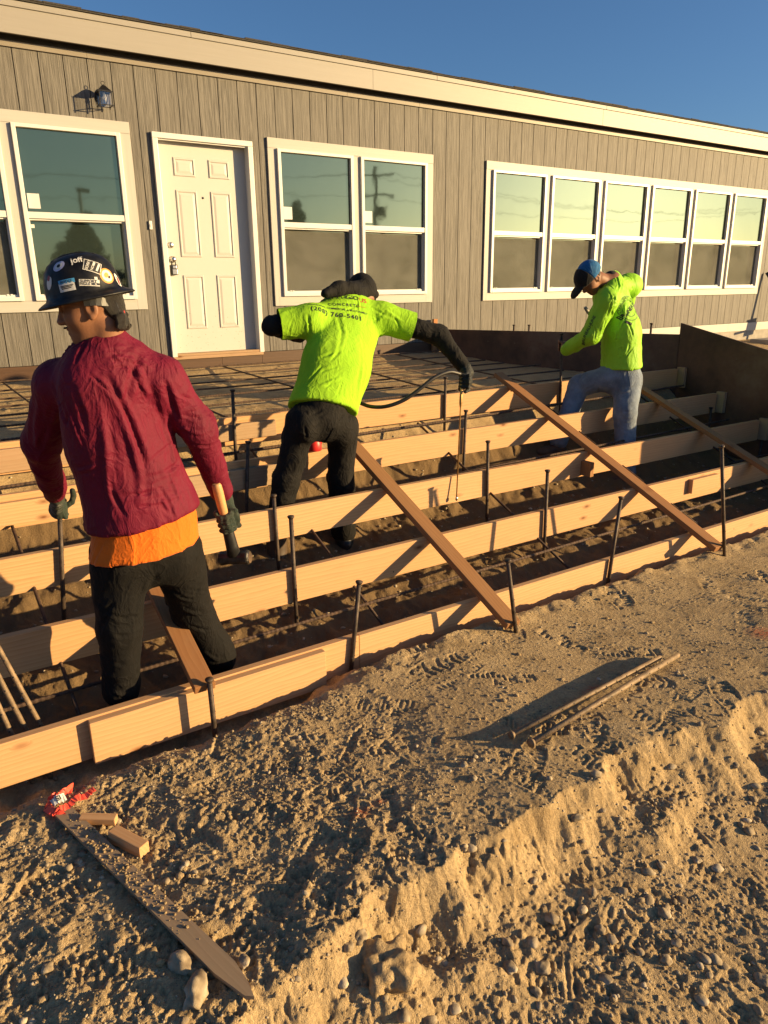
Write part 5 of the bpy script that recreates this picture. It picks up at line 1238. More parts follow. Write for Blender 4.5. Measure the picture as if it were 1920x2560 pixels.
# ------------------------------------------------------------------ worker bending forward in the lime T-shirt
LIME = m_cloth("lime_cotton", (0.265, 0.52, 0.018), 0.08, 700, 0.9, 0.0, 0.12)
def person2():
    BK = m_cloth("black_knit", (0.007, 0.0066, 0.0062), 0.3, sheen=0.0, dust=0.25, dustcol=(0.03, 0.026, 0.022)); PT = m_cloth("black_jeans", (0.0055, 0.0048, 0.0044), 0.35, sheen=0.0, dust=0.3, dustcol=(0.020, 0.016, 0.013))
    GL = m_cloth("dark_rubber_glove", (0.016, 0.018, 0.016), 0.3, rough=0.6, dust=0.3, dustcol=(0.07, 0.06, 0.045)); BT = m_plain("brown_boot_leather", (0.06, 0.035, 0.02), 0.65, var=0.4)
    J = dict(P=at(805, 1035, -3.74), N=at(868, 752, -3.44), SL=at(775, 802, -3.50), SR=at(957, 795, -3.54), EL=at(680, 814, -3.43), WL=at(748, 838, -3.12), ER=at(1098, 838, -3.70), WR=at(1163, 922, -3.85),
             HL=at(755, 1050, -3.74), HR=at(858, 1064, -3.75), KL=at(716, 1200, -3.70), KR=at(853, 1195, -3.70), AL=at(690, 1330, -3.68), AR=at(860, 1330, -3.70))
    root = empty("person", (J['P'][0], -3.74, -0.95)); tag(root, "worker in lime T-shirt over a black hoodie, bending forward with back turned", "person")
    sp = unit(J['N']-J['P']); rt = unit(J['SR']-J['SL']); fw = unit(np.cross(sp, rt)); fw = fw if fw[1] > 0 else -fw
    hc = at(904, 740, -3.37); B = basis(V3(0.02, 0.74, -0.67), (0.1, 0.6, 0.75)); hp = head_prims(hc, B, 1.0)
    core = [Cone(hc+B@V3(-.04, 0, -.05), J['N']+V3(0, 0, -.03), .058, .064, k=.03), Cone(J['N'], J['P'], .10, .12, fw, 1.3, .05), Cone(J['N'], J['SL'], .05, .05), Cone(J['N'], J['SR'], .05, .05), Cone(J['SL'], J['EL'], .042, .036), Cone(J['EL'], J['WL'], .036, .03), Cone(J['SR'], J['ER'], .042, .036), Cone(J['ER'], J['WR'], .036, .03),
            Cone(J['HL'], J['KL'], .07, .05), Cone(J['KL'], J['AL'], .048, .036), Cone(J['HR'], J['KR'], .07, .05), Cone(J['KR'], J['AR'], .048, .036)]
    garment("body", mesh_sdf(core+hp, 0.022, fine=(hc-.14, hc+.14, .005)), SKIN, root)
    # cap and hood
    L = lambda x, y, z: hc + B@V3(x, y, z)
    V, Q = mesh_sdf([Ell(L(-.016, 0, .020), (.118, .098, .125), B, .02), Ell(L(.13, 0, .055), (.075, .075, .012), B, .012), Ell(L(-.01, .098, .0), (.03, .02, .032), B, .006, True), Ell(L(-.01, -.098, .0), (.03, .02, .032), B, .006, True)], .006, relax=1); garment("cap", (V, Q), BK, root)
    V, Q = mesh_sdf([Cone(at(814, 734, -3.50), at(848, 722, -3.48), .026, .042, k=.03), Cone(at(848, 722, -3.48), at(878, 726, -3.46), .042, .044, k=.04), Cone(at(878, 728, -3.47), at(905, 722, -3.42), .044, .062, k=.05), Cone(at(890, 734, -3.48), at(936, 735, -3.45), .036, .026, k=.04), Ell(at(870, 742, -3.42), (.11, .08, .05), k=.04)], .0065, relax=1)
    V = wrinkle(V, Q, V3(1, 0, .3), .008, 5, 18, 2.0); V = wrinkle(V, Q, V3(.3, 0, 1), .004, 8, 34, 4.0); garment("hood", (V, Q), BK, root)
    # black sleeves and hoodie hem
    V, Q = mesh_sdf([Cone(J['SL'], J['EL'], .066, .056, k=.03), Cone(J['EL'], J['WL'], .058, .048, k=.03), Cone(J['SR'], J['ER'], .068, .060, k=.03), Cone(J['ER'], J['WR'], .062, .042, k=.03), Cone(J['SL'], J['SR'], .05, .05, k=.03), Cone(J['N']+V3(0, .02, -.12), at(806, 1060, -3.73), .13, .17, fw, 1.35, .04), Cut(at(805, 1062, -3.74), -sp)], .0078, relax=1)
    V = wrinkle(V, Q, V3(.1, .2, 1), .009, 5, 15, 31.0); V = wrinkle(V, Q, V3(.5, 0, .7), .005, 6, 26, 35.0); V = auto_folds(V, Q, 40, [V3(.3, 0, 1), V3(1, 0, .5)], .09, .010, .008, 15); garment("hoodie", (V, Q), BK, root)
    # T-shirt
    hemL, hemR = at(714, 991, -3.75), at(902, 1050, -3.75); hn = np.cross(unit(hemR-hemL), fw); hn = hn if hn[2] < 0 else -hn
    eL = J['SL']+(J['EL']-J['SL'])*0.80; eR = J['SR']+(J['ER']-J['SR'])*0.52
    tor = [Cone(J['N']+V3(-.01, -.03, -.13), at(842, 910, -3.64), .205, .208, fw, 1.48, .05), Cone(at(842, 910, -3.64), at(806, 1030, -3.73), .208, .208, fw, 1.36, .05), Cone(at(806, 1030, -3.73), at(800, 1090, -3.75), .204, .206, fw, 1.3, .04), Cut(hemL, hn),
           Cone(J['N']+V3(0, -.01, -.05), J['SL'], .085, .088, k=.05), Cone(J['N']+V3(0, -.01, -.05), J['SR'], .085, .088, k=.05), Cone(J['SL'], J['SL']+(J['EL']-J['SL'])*1.05, .094, .094, k=.05), Cone(J['SR'], J['SR']+(J['ER']-J['SR'])*.7, .096, .092, k=.05)]
    V, Q = mesh_sdf(tor, .0078, relax=2)
    # open the sleeves: drop faces past the cuff planes
    uL, uR = unit(J['EL']-J['SL']), unit(J['ER']-J['SR'])
    def trim(V, Q, c, n, lim):
        d = (V-c)@n; near = np.linalg.norm(V-c, axis=1) < lim; out = near & (d > 0.0); V = V.copy(); sn = near & (d > -.0085); V[sn] -= n*np.where(d[sn] > 0, d[sn], 0)[:, None]
        m = ~(out[Q].all(1)); return V, Q[m]
    V = wrinkle(V, Q, sp, .007, 2.2, 8, 13.0); V = wrinkle(V, Q, rt+sp*.5, .0045, 4, 12, 17.0); V = wrinkle(V, Q, V3(.3, 0, 1), .0016, 8, 40, 5.0)
    bv = bvh_of((V, Q)); tr = lambda pts: [np.array(h) for h in (hit_px(bv, x, y)[0] for x, y in pts) if h is not None]
    for ln, a, w in [([(940, 790), (950, 840), (935, 880), (930, 930)], -.014, .016), ([(770, 790), (775, 830), (765, 855)], -.014, .014), ([(750, 880), (800, 895), (840, 880)], -.010, .012), ([(745, 920), (800, 930), (845, 915)], -.010, .012), ([(735, 955), (800, 965), (850, 945)], .010, .014),
                     ([(830, 1010), (845, 985), (855, 955)], -.008, .008), ([(855, 1020), (862, 990), (866, 960)], .008, .008), ([(875, 1025), (880, 990), (880, 965)], -.008, .008), ([(900, 850), (905, 930), (895, 1000)], .010, .018), ([(985, 790), (1000, 820), (995, 850)], -.008, .010), ([(730, 800), (722, 830)], -.008, .01), ([(845, 790), (855, 830), (840, 900)], -.010, .020)]:
        l3 = tr(ln)
        if len(l3) > 1: V = fold(V, normals(V, Q), l3, a, w)
    V = auto_folds(V, Q, 40, [sp, rt+sp*.6, rt-sp*.5], .15, .009, .010, 14)
    V, Q = trim(V, Q, eL, uL, .16); V, Q = trim(V, Q, eR, uR, .16)
    shirt = garment("t_shirt", (V, Q), LIME, root); bv = bvh_of((V, Q))
    RED_ = m_plain("red_print", (.45, .05, .02)); BRN = m_plain("brown_print", (.16, .06, .03))
    nn = (bv.ray_cast(Vector(CAM), Vector(ray(872, 790)).normalized())[1])
    def word(px, py, txt, size, mat, sp_=1.0, dx=60, dy=8): 
        v, f = text_mesh(txt, size, size*.015, sp_); return decal("lettering", bv, v, f, px, py, px+dx, py+dy, mat, shirt, .0022, nrm=nn)
    K = MAT['ink']
    word(853, 744, "PRESTIGIO", .044, K, 1.05); word(907, 752, "US", .044, RED_, 1.05); word(860, 762, "CONCRETE", .029, K, 1.45)
    word(846, 773, "RESIDENTIAL, COMMERCIAL & MULTI-FAMILY", .0185, K, 1.05, 60, 9); word(840, 788, "(208) 760-5401", .043, K, 1.25, 60, 9)
    for (px, py, w, m_) in ((815, 753, .045, K), (905, 768, .05, RED_)):
        v, f = patch_grid(w, .0022, 6, 1); decal("rule", bv, v, f, px, py, px+40, py+5, m_, shirt, .0022, nrm=nn)
    v, f = patch_grid(.040, .045, 4, 4); decal("emblem", bv, v, f, 796, 747, 820, 749, BRN, shirt, .0020, nrm=nn)
    v, f = patch_grid(.036, .030, 4, 4); decal("emblem", bv, v, f, 793, 753, 817, 753, K, shirt, .0026, nrm=nn)
    # jeans
    pr = [Cone(at(807, 1030, -3.74), J['P']+V3(0, 0, -.01), .155, .165, fw, 1.2, .05), Cone(J['HL'], J['KL'], .092, .078, k=.03), Cone(J['KL'], J['AL'], .078, .072, k=.03), Cone(J['HR'], J['KR'], .092, .078, k=.03), Cone(J['KR'], J['AR'], .086, .076, k=.03), Ell(at(764, 1065, -3.79), (.082, .085, .10), k=.04), Ell(at(852, 1076, -3.79), (.082, .085, .10), k=.04)]
    V, Q = mesh_sdf(pr, .0092, relax=2); V = wrinkle(V, Q, V3(.1, 0, 1), .008, 3, 9, 51.0); V = wrinkle(V, Q, V3(1, 0, .4), .011, 4, 13, 54.0)
    bv = bvh_of((V, Q))
    for ln, a, w in [([(690, 1190), (720, 1200), (745, 1190)], -.012, .010), ([(685, 1215), (715, 1228), (740, 1220)], .012, .010), ([(685, 1240), (710, 1252), (738, 1245)], -.012, .010), ([(830, 1210), (855, 1220), (880, 1212)], -.012, .010), ([(830, 1232), (855, 1240), (880, 1232)], .010, .010), ([(812, 1080), (818, 1120)], -.012, .010), ([(770, 1100), (750, 1150), (735, 1180)], .010, .014)]:
        l3 = tr(ln)
        if len(l3) > 1: V = fold(V, normals(V, Q), l3, a, w)
    V = auto_folds(V, Q, 55, [V3(1, 0, .4), V3(1, 0, -.4), V3(.2, 0, 1)], .12, .012, .009, 16)
    tro = garment("jeans", (V, Q), PT, root); bv = bvh_of((V, Q))
    v, f = patch_grid(.135, .145, 8, 8); v[:, 1] -= np.where(v[:, 1] < -.04, (1-np.abs(v[:, 0])/.07)*.02, 0); decal("back_pocket", bv, v, f, 845, 1098, 880, 1104, PT, tro, .004)
    for an, td, z in ((J['AL'], V3(.15, 1, 0), -.99), (J['AR'], V3(.2, 1, 0), -.985)):
        P, c = boot(V3(an[0], an[1], z+.12), td, z); P.append(Cone(V3(an[0], an[1], z+.1), an, .058, .06)); garment("boot", mesh_sdf(P, .008, cuts=c), BT if an is J['AL'] else MAT['blackplastic'], root)
    # glove on the wand
    hc2 = at(1158, 953, -3.93); P = grip_hand(J['WR']+V3(0, -.01, -.01), hc2, unit(at(1141, 1257, -4.0)-at(1158, 953, -3.94)), V3(.75, -.35, .2), .010, .0115, True, 1.05, .95)
    P += [Cone(J['WR'], J['WR']+unit(J['WR']-J['ER'])*.035, .043, .036, k=.02)] + finger([hc2+V3(.03, -.01, -.02), hc2+V3(.02, -.03, -.055), hc2+V3(-.01, -.035, -.065)], .014, .011)
    V, Q = mesh_sdf(P, .0046, relax=1); V = wrinkle(V, Q, V3(1, 0, 0), .0022, 20, 60, 1.0); garment("glove", (V, Q), GL, root)
    return J
P2 = person2()
wd = empty("spray_wand", at(1141, 1257, -4.0)); tag(wd, "thin brass spray wand with a black rubber hose, held over the form boards", "wand")
w0, w1 = at(1155, 935, -3.935), at(1141, 1252, -4.0); dw = w1-w0
MB().tube([w0, w0+dw*.14, w0+dw*.17, w0+dw*.21, w0+dw*.235, w0+dw*.26, w0+dw*.97], [.0085, .0085, .0095, .0105, .0095, .0048, .0042], 10).build("lance", MAT['brass'], wd)
MB().tube([w0+dw*.965, w0+dw*.975, w0+dw*.99, w1], [.005, .0085, .0085, .004], 10).build("nozzle", MAT['chrome'], wd)
hp3 = [w0+V3(-.01, .005, .0), at(1122, 930, -3.93), at(1085, 945, -3.92), at(1050, 972, -3.90), at(1010, 1000, -3.86), at(965, 1016, -3.80), at(925, 1016, -3.72), at(890, 1003, -3.58), at(850, 990, -3.50)]
def catmull(P, n=10):
    P = [np.asarray(p, float) for p in P]; P = [2*P[0]-P[1]]+P+[2*P[-1]-P[-2]]; out = []
    for i in range(1, len(P)-2):
        for t in np.arange(n)/n:
            a, b, c, d = P[i-1:i+3]; out.append(0.5*((2*b)+(-a+c)*t+(2*a-5*b+4*c-d)*t*t+(-a+3*b-3*c+d)*t**3))
    return out+[P[-2]]
MB().tube(catmull(hp3), .0125, 12).build("hose", MAT['rubber'], wd)
# red jug standing on the second-highest board between his legs
jz = BZ[4]; q = at(786, 1140, -3.482)
jg = empty("plastic_jug", (q[0], -3.481, jz)); tag(jg, "small red plastic jug on a form board, seen between the bending worker's legs", "jug")
MB().lathe([(.0, 0), (.048, 0), (.052, .006), (.050, .05), (.038, .085), (.018, .10), (.014, .105)], 20, Matrix.Translation((q[0], -3.481, jz+.001))).build("jug_body", MAT['red'], jg)
MB().lathe([(.0135, .104), (.0135, .128), (.010, .145), (.0, .147)], 14, Matrix.Translation((q[0], -3.481, jz))).build("spout", MAT['red'], jg)
MB().tube([(q[0]+.016, -3.481, jz+.10), (q[0]+.05, -3.481, jz+.095), (q[0]+.058, -3.481, jz+.06), (q[0]+.05, -3.481, jz+.03)], .006, 8).build("handle", MAT['red'], jg)
# ------------------------------------------------------------------ worker in lime long sleeves and jeans
def person3():
    DN = m_cloth("blue_denim", (0.15, 0.185, 0.235), 0.35, 900, 0.85, 0.1, 0.10, dust=0.5, dustcol=(0.27, 0.30, 0.33)); BL = m_cloth("blue_mesh_cap", (0.012, 0.11, 0.27), 0.35, 60, 0.8, 0.1, 0.15, dust=0.4, dustcol=(0.12, 0.22, 0.32)); BKC = m_cloth("black_cap_front", (0.012, 0.011, 0.011), 0.2)
    LM = m_cloth("lime_polyester", (0.265, 0.55, 0.026), 0.08, 900, 0.6, 0.0, 0.12); BT = m_plain("tan_boot_leather", (0.10, 0.06, 0.035), 0.65, var=0.4)
    aR, aL = V3(3.80, -3.70, -.86), V3(3.42, -3.27, -.62)
    J = dict(P=at(1553, 930, -3.50), N=at(1532, 705, -3.36), SL=at(1517, 752, -3.50), SR=at(1572, 714, -3.26), EL=at(1478, 838, -3.42), WL=at(1416, 874, -3.16), ER=at(1552, 790, -3.02), WR=at(1500, 838, -2.98), HL=at(1522, 945, -3.46), HR=at(1572, 950, -3.56), KL=at(1447, 965, -3.22), KR=at(1562, 1030, -3.66), AL=aL, AR=aR)
    root = empty("person", (3.6, -3.5, -.9)); tag(root, "worker in blue cap, lime long-sleeved shirt and jeans, gripping a stake", "person")
    sp = unit(J['N']-J['P']); fw = unit(V3(-.80, .55, -.12)); lf = unit(np.cross(sp, fw)); 
    hc = at(1484, 698, -3.36); B = basis(V3(-.62, .20, -.90), (-.8, .15, .62)); hp = head_prims(hc+B@V3(0, -.03, 0), B, 1.0); hc0 = hc+B@V3(0, -.03, 0)
    ha = unit(V3(.005, 0, 1)); hc2 = at(1403, 866, -3.058)
    hand = grip_hand(J['WL']+unit(J['WL']-J['EL'])*.02, hc2, ha, V3(.35, -.85, 0), .0115, .0098, True, .98, 1.0)
    core = [Cone(hc0+B@V3(-.04, 0, -.05), J['N']+V3(0, 0, -.03), .058, .066, k=.03), Cone(J['N'], J['P'], .09, .11, fw, 1.2, .05), Cone(J['N'], J['SL'], .05, .05), Cone(J['N'], J['SR'], .05, .05), Cone(J['SL'], J['EL'], .042, .036), Cone(J['EL'], J['WL'], .036, .028), Cone(J['WL'], J['WL']+unit(J['WL']-J['EL'])*.03, .028, .027), Cone(J['SR'], J['ER'], .042, .036), Cone(J['ER'], J['WR'], .036, .03), Ell(J['WR'], (.04, .05, .05)),
            Cone(J['HL'], J['KL'], .07, .05), Cone(J['KL'], J['AL'], .048, .036), Cone(J['HR'], J['KR'], .07, .05), Cone(J['KR'], J['AR'], .048, .036)]
    lo = np.minimum(hc0-.13, hc2-.08); hi = np.maximum(hc0+.13, hc2+.09)
    garment("body", mesh_sdf(core+hp+hand, 0.022, fine=(lo, hi, .0055), relax=1), SKIN, root)
    L = lambda x, y, z: hc0 + B@V3(x, y, z)
    H = [Ell(L(-.014, 0, .045), (.104, .083, .09), B, .02), Ell(L(.08, 0, -.02), (.085, .12, .10), B, .01, True), Ell(L(-.012, .088, -.002), (.03, .03, .04), B, .01, True), Ell(L(-.012, -.088, -.002), (.03, .03, .04), B, .01, True)]
    V, Q = mesh_sdf(H, .006, relax=1); garment("hair", (V, Q), HAIR, root)
    cutp = [(L(0, 0, .028), B@V3(.10, 0, -1))]
    V, Q = mesh_sdf([Ell(L(-.022, 0, .052), (.106, .094, .102), B, .02)], .006, cuts=cutp+[(L(.012, 0, 0), B@V3(1, 0, 0))], relax=1); cap = garment("cap", (V, Q), BL, root)
    V, Q = mesh_sdf([Ell(L(.004, 0, .052), (.126, .094, .104), B, .02)], .006, cuts=cutp+[(L(.0125, 0, 0), B@V3(-1, 0, 0))], relax=1); garment("front_panel", (V, Q), BKC, cap)
    V, Q = mesh_sdf([Ell(L(.138, 0, .016), (.098, .088, .055), B, .01), Ell(L(.133, 0, .005), (.115, .108, .055), B, .006, True)], .0045, cuts=[(L(.06, 0, 0), B@V3(-1, 0, 0))], relax=1); garment("bill", (V, Q), BKC, cap)
    garment("collar", mesh_sdf([Cone(J['N']+V3(-.01, 0, -.03), J['N']+V3(-.025, 0, .025), .078, .066, k=.02)], .007), m_plain("dark_collar", (.02, .018, .016), .9), root)
    # shirt
    hemL, hemR = at(1500, 912, -3.48), at(1600, 902, -3.48); hn = V3(.06, 0, -1)
    tor = [Cone(J['N']+V3(.02, .02, -.13), at(1553, 830, -3.46), .195, .186, fw, 1.34, .05), Cone(at(1553, 830, -3.46), at(1554, 925, -3.49), .186, .190, fw, 1.2, .05), Cone(at(1553, 925, -3.49), at(1553, 990, -3.5), .182, .185, fw, 1.2, .04), Cut(at(1550, 918, -3.49), hn),
           Cone(J['N']+V3(.02, 0, -.06), J['N']+V3(.005, .0, .02), .085, .068, k=.03), Cone(J['N']+V3(.02, .0, -.045), J['SL'], .080, .084, k=.05), Cone(J['N']+V3(.02, .02, -.045), J['SR'], .080, .085, k=.05), Cone(J['SL'], J['EL'], .086, .072, k=.05), Cone(J['EL'], J['WL'], .070, .045, k=.03), Ell(J['SR']+V3(.02, 0, .0), (.10, .09, .09), k=.05), Cone(J['SR'], J['ER'], .084, .075, k=.05), Cone(J['ER'], J['WR'], .07, .05, k=.03)]
    V, Q = mesh_sdf(tor, .0075, relax=2); V = wrinkle(V, Q, V3(-.3, 0, 1), .012, 2.0, 9, 73.0); V = wrinkle(V, Q, V3(1, -.3, .5), .006, 4, 13, 77.0); V = wrinkle(V, Q, V3(.2, 0, 1), .0025, 8, 36, 79.0)
    bv = bvh_of((V, Q)); tr = lambda pts: [np.array(h) for h in (hit_px(bv, x, y)[0] for x, y in pts) if h is not None]
    for ln, a, w in [([(1540, 690), (1548, 715), (1535, 745), (1530, 780)], -.016, .012), ([(1530, 740), (1533, 780), (1525, 810)], .012, .012), ([(1515, 800), (1507, 825), (1500, 850)], -.014, .012), ([(1500, 840), (1540, 850), (1580, 835)], -.012, .010), ([(1505, 865), (1550, 872), (1595, 855)], -.012, .010), ([(1510, 885), (1550, 892), (1600, 880)], .010, .010),
                     ([(1565, 775), (1555, 810), (1545, 835)], .012, .012), ([(1480, 800), (1490, 830), (1485, 850)], -.010, .008), ([(1450, 850), (1460, 865), (1465, 878)], -.008, .008), ([(1565, 690), (1580, 720), (1580, 760)], -.012, .012), ([(1505, 700), (1525, 715), (1535, 725)], -.012, .010)]:
        l3 = tr(ln)
        if len(l3) > 1: V = fold(V, normals(V, Q), l3, a, w)
    V = auto_folds(V, Q, 60, [V3(-.4, 0, 1), V3(.4, 0, 1), V3(1, 0, .5)], .13, .011, .010, 24)
    sh = garment("shirt", (V, Q), LM, root); bv = bvh_of((V, Q)); K = MAT['ink']
    X = lambda x, y: (1380+x*.15672, 620+y*.15672)
    hit = hit_px(bv, *X(1235, 960)); nn = hit[1]
    if nn is not None:
        nn = Vector((nn[0], nn[1], nn[2]*.3))
        for r in (.098, .066):
            k = 40; v = []; f = []
            for i in range(k): a = 6.2832*i/k; v += [(r*math.cos(a), r*math.sin(a), 0), ((r+.0035)*math.cos(a), (r+.0035)*math.sin(a), 0)]
            f = [(2*i, 2*i+1, (2*i+3) % (2*k), (2*i+2) % (2*k)) for i in range(k)]
            decal("print_ring", bv, np.array(v), f, *X(1235, 960), *X(1258, 950), K, sh, .0022, nrm=nn)
        for i, ch in enumerate("ESTABLISHED TODAY"):
            a = math.radians(200-i*13.0); v, f = text_mesh(ch, .030); 
            if len(v):
                ca, sa = math.cos(a-math.pi/2), math.sin(a-math.pi/2); v = np.stack([v[:, 0]*ca-v[:, 1]*sa+.083*math.cos(a), v[:, 0]*sa+v[:, 1]*ca+.083*math.sin(a), v[:, 2]], 1); decal("lettering", bv, v, f, *X(1235, 960), *X(1258, 950), K, sh, .0022, nrm=nn)
        v, f = text_mesh("BRUNEAU", .048, .001); decal("lettering", bv, v, f, *X(1230, 1000), *X(1255, 965), K, sh, .0022, nrm=nn)
        v, f = patch_grid(.055, .022, 6, 3); decal("print_bar", bv, v, f, *X(1220, 1195), *X(1245, 1203), K, sh, .0022, nrm=nn)
    v, f = text_mesh("BRUNEAU-JUNE", .034, .0008); decal("lettering", bv, v, f, *X(575, 1310), *X(625, 1200), K, sh, .0022)
    # jeans
    pr = [Cone(at(1553, 915, -3.49), J['P']+V3(0, 0, -.06), .150, .158, fw, 1.1, .05), Cone(J['HL'], J['KL'], .108, .090, k=.05), Cone(J['KL'], J['AL'], .088, .074, k=.03), Cone(J['HR'], J['KR'], .112, .092, k=.05), Cone(J['KR'], J['AR'], .090, .078, k=.03)]
    V, Q = mesh_sdf(pr, .0088, relax=2); V = wrinkle(V, Q, V3(.1, 0, 1), .007, 3, 9, 91.0); V = wrinkle(V, Q, V3(1, 0, .5), .007, 4, 14, 94.0)
    bv = bvh_of((V, Q))
    for ln, a, w in [([(1445, 985), (1465, 975), (1490, 960)], -.010, .010), ([(1450, 1000), (1470, 1005), (1485, 1000)], .010, .010), ([(1545, 1020), (1565, 1030), (1585, 1020)], -.012, .010), ([(1545, 1045), (1565, 1055), (1585, 1045)], .012, .010), ([(1545, 1070), (1565, 1078), (1585, 1070)], -.010, .010), ([(1560, 940), (1555, 990)], -.006, .006)]:
        l3 = tr(ln)
        if len(l3) > 1: V = fold(V, normals(V, Q), l3, a, w)
    V = auto_folds(V, Q, 55, [V3(1, 0, .4), V3(1, 0, -.4), V3(.2, 0, 1)], .12, .011, .009, 26)
    tro = garment("jeans", (V, Q), DN, root); bv = bvh_of((V, Q))
    v, f = patch_grid(.11, .13, 6, 6); decal("back_pocket", bv, v, f, 1588, 945, 1602, 944, DN, tro, .004)
    for an, td, z in ((aL, V3(-1, .25, 0), -.745), (aR, V3(-.8, .5, 0), -.985)):
        P, c = boot(V3(an[0], an[1], z+.12), td, z); garment("boot", mesh_sdf(P, .009, cuts=c), BT, root)
    return J
P3 = person3()
hm = empty("sledgehammer", at(1480, 820, -3.02)); tag(hm, "pale hammer handle showing beside the raised sleeve of the worker in jeans", "hammer")
h0, h1 = at(1462, 768, -3.0), at(1520, 850, -3.06)
MB().tube([h0, h0+(h1-h0)*.05, h1], [.012, .016, .015], 10).build("handle", m_plain("pale_handle", (.30, .28, .24), .5), hm)
hd = h1+(h1-h0)*.02; dd = unit(V3(.5, .8, .2)); MB().tube([hd-dd*.06, hd+dd*.06], .028, 8, smooth=False).build("head", MAT['blackmetal'], hm)
# ------------------------------------------------------------------ lath, flagging tape and offcuts in the foreground
def on_ground(px, py, Z=-1.09):
    q = atZ(px, py, Z)
    for _ in range(3): q = atZ(px, py, gz(q[0], q[1]))
    return q
a = on_ground(160, 2036); b = on_ground(640, 2530)
zz = [gz(*(a+(b-a)*t)[:2]) for t in np.linspace(0, 1, 12)]
a[2] = np.percentile(zz[:6], 80)+.010; b[2] = np.percentile(zz[6:], 80)+.012
L_ = float(np.linalg.norm(b-a)); w, th = 0.029, 0.012
m = MB(); out = [(0, -w), (L_-.13, -w), (L_-.02, -w*.55), (L_, -w*.05), (L_-.05, w*.55), (L_-.12, w), (0, w)]
P = [(x, y, 0) for x, y in out]+[(x, y, th) for x, y in out]; k = len(out)
m.add(P, [tuple(range(k-1, -1, -1)), tuple(range(k, 2*k))]+[(i, (i+1) % k, (i+1) % k+k, i+k) for i in range(k)])
Mx = frame(a, b-a)
o = place("survey_lath", local_mesh("survey_lath", m), MAT['lath'], Mx); tag(o, "long grey pointed survey lath lying half-buried in the foreground soil", "lath")
_r = np.random.default_rng(9); VV, FF, b0 = [], [], 0
for k in range(300):                                                  # soil spilled over the lath
    u = _r.beta(1.6, 1.9)*0.74*L_ + .03; v_ = _r.uniform(-1, 1)*w*.95; s_ = .0016+.005*_r.uniform()**2.5; Vr, Fr = rock_shape(1, 300+k % 9, .65, .45)
    c_ = np.array(Mx @ Vector((u, v_, th+s_*.3))); VV.append(Vr*s_+c_); FF.append(Fr+b0); b0 += len(Vr)
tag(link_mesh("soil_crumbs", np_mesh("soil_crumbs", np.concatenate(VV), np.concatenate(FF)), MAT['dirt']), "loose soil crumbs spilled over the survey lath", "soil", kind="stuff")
def ribbon(name, pts, wv, mat, parent, width=.024, th=.0006):
    pts = catmull(pts, 6); m = MB(); V = []
    for i, q in enumerate(pts):
        t = unit(pts[min(i+1, len(pts)-1)]-pts[max(i-1, 0)]); s = unit(np.asarray(wv)-t*(np.asarray(wv)@t))*width/2
        V += [q-s, q+s]
    f = [(2*i, 2*i+1, 2*i+3, 2*i+2) for i in range(len(pts)-1)]; V = [q+V3(*(_r.normal(0, .0018, 3))) for q in V]; m.add(V, f, False); o = m.build(name, mat, parent)
    md = o.modifiers.new("thickness", 'SOLIDIFY'); md.thickness = th; return o
W3 = lambda px, py, dz: on_ground(px, py)+V3(0, 0, dz)
tp = empty("flagging_tape", on_ground(150, 2030)); tag(tp, "crumpled red flagging tape tied round the blunt end of the survey lath", "tape")
ribbon("streamer", [W3(130, 2044, .016), W3(150, 2038, .024), W3(172, 2030, .024), W3(192, 2014, .030), W3(214, 2006, .026), W3(238, 1990, .030)], V3(.55, .85, .2), MAT['tape'], tp, .026)
ribbon("streamer", [W3(112, 2026, .008), W3(128, 2010, .022), W3(146, 1998, .016), W3(160, 1996, .028), W3(186, 1976, .022)], V3(.6, .75, .25), MAT['tape'], tp, .022)
ribbon("streamer", [W3(118, 2030, .014), W3(134, 2018, .028), W3(152, 2004, .030), W3(170, 1992, .024), W3(182, 1990, .018)], V3(.5, .8, .5), MAT['tape'], tp, .014)
ribbon("wrap", [W3(120, 2024, .004), W3(122, 2034, .02), W3(134, 2042, .024), W3(150, 2046, .018), W3(160, 2048, .004)], V3(.75, -.2, .5), MAT['tape'], tp, .030)
tg = ribbon("paper_tag", [W3(133, 2028, .030), W3(148, 2020, .036), W3(168, 2012, .036)], V3(.3, .8, .5), MAT['paper'], tp, .030)
v, f = text_mesh("SI", .026, .0006); c0 = W3(150, 2019, .0385); ex = unit(W3(168, 2012, .036)-W3(133, 2028, .030)); ey = unit(V3(.3, .8, .5)-ex*(V3(.3, .8, .5)@ex)); nn_ = np.cross(ex, ey)
mt = MB(); mt.add([c0+ex*q[0]+ey*q[1]+nn_*.002 for q in v], f); mt.build("lettering", MAT['ink'], tg)
def offcut(px0, py0, px1, py1, w, h, label, lift=0.0, roll=0.0):
    a, b = on_ground(px0, py0), on_ground(px1, py1); L = float(np.linalg.norm(b-a)); z = max(a[2], b[2]); a[2] = z+lift; b[2] = z+lift-.004
    m = MB(); m.box(0, L, -w/2, w/2, -.004, h, c=.003); o = place("wood_offcut", local_mesh("wood_offcut", m), MAT['lumber'], frame(a, b-a) @ Matrix.Rotation(roll, 4, 'X')); tag(o, label, "offcut", "wood offcuts by the lath")
offcut(204, 2064, 294, 2066, .030, .024, "thin splintered wood offcut lying across the survey lath", .02, .12)
offcut(285, 2102, 362, 2134, .040, .040, "square wood offcut lying just right of the survey lath")
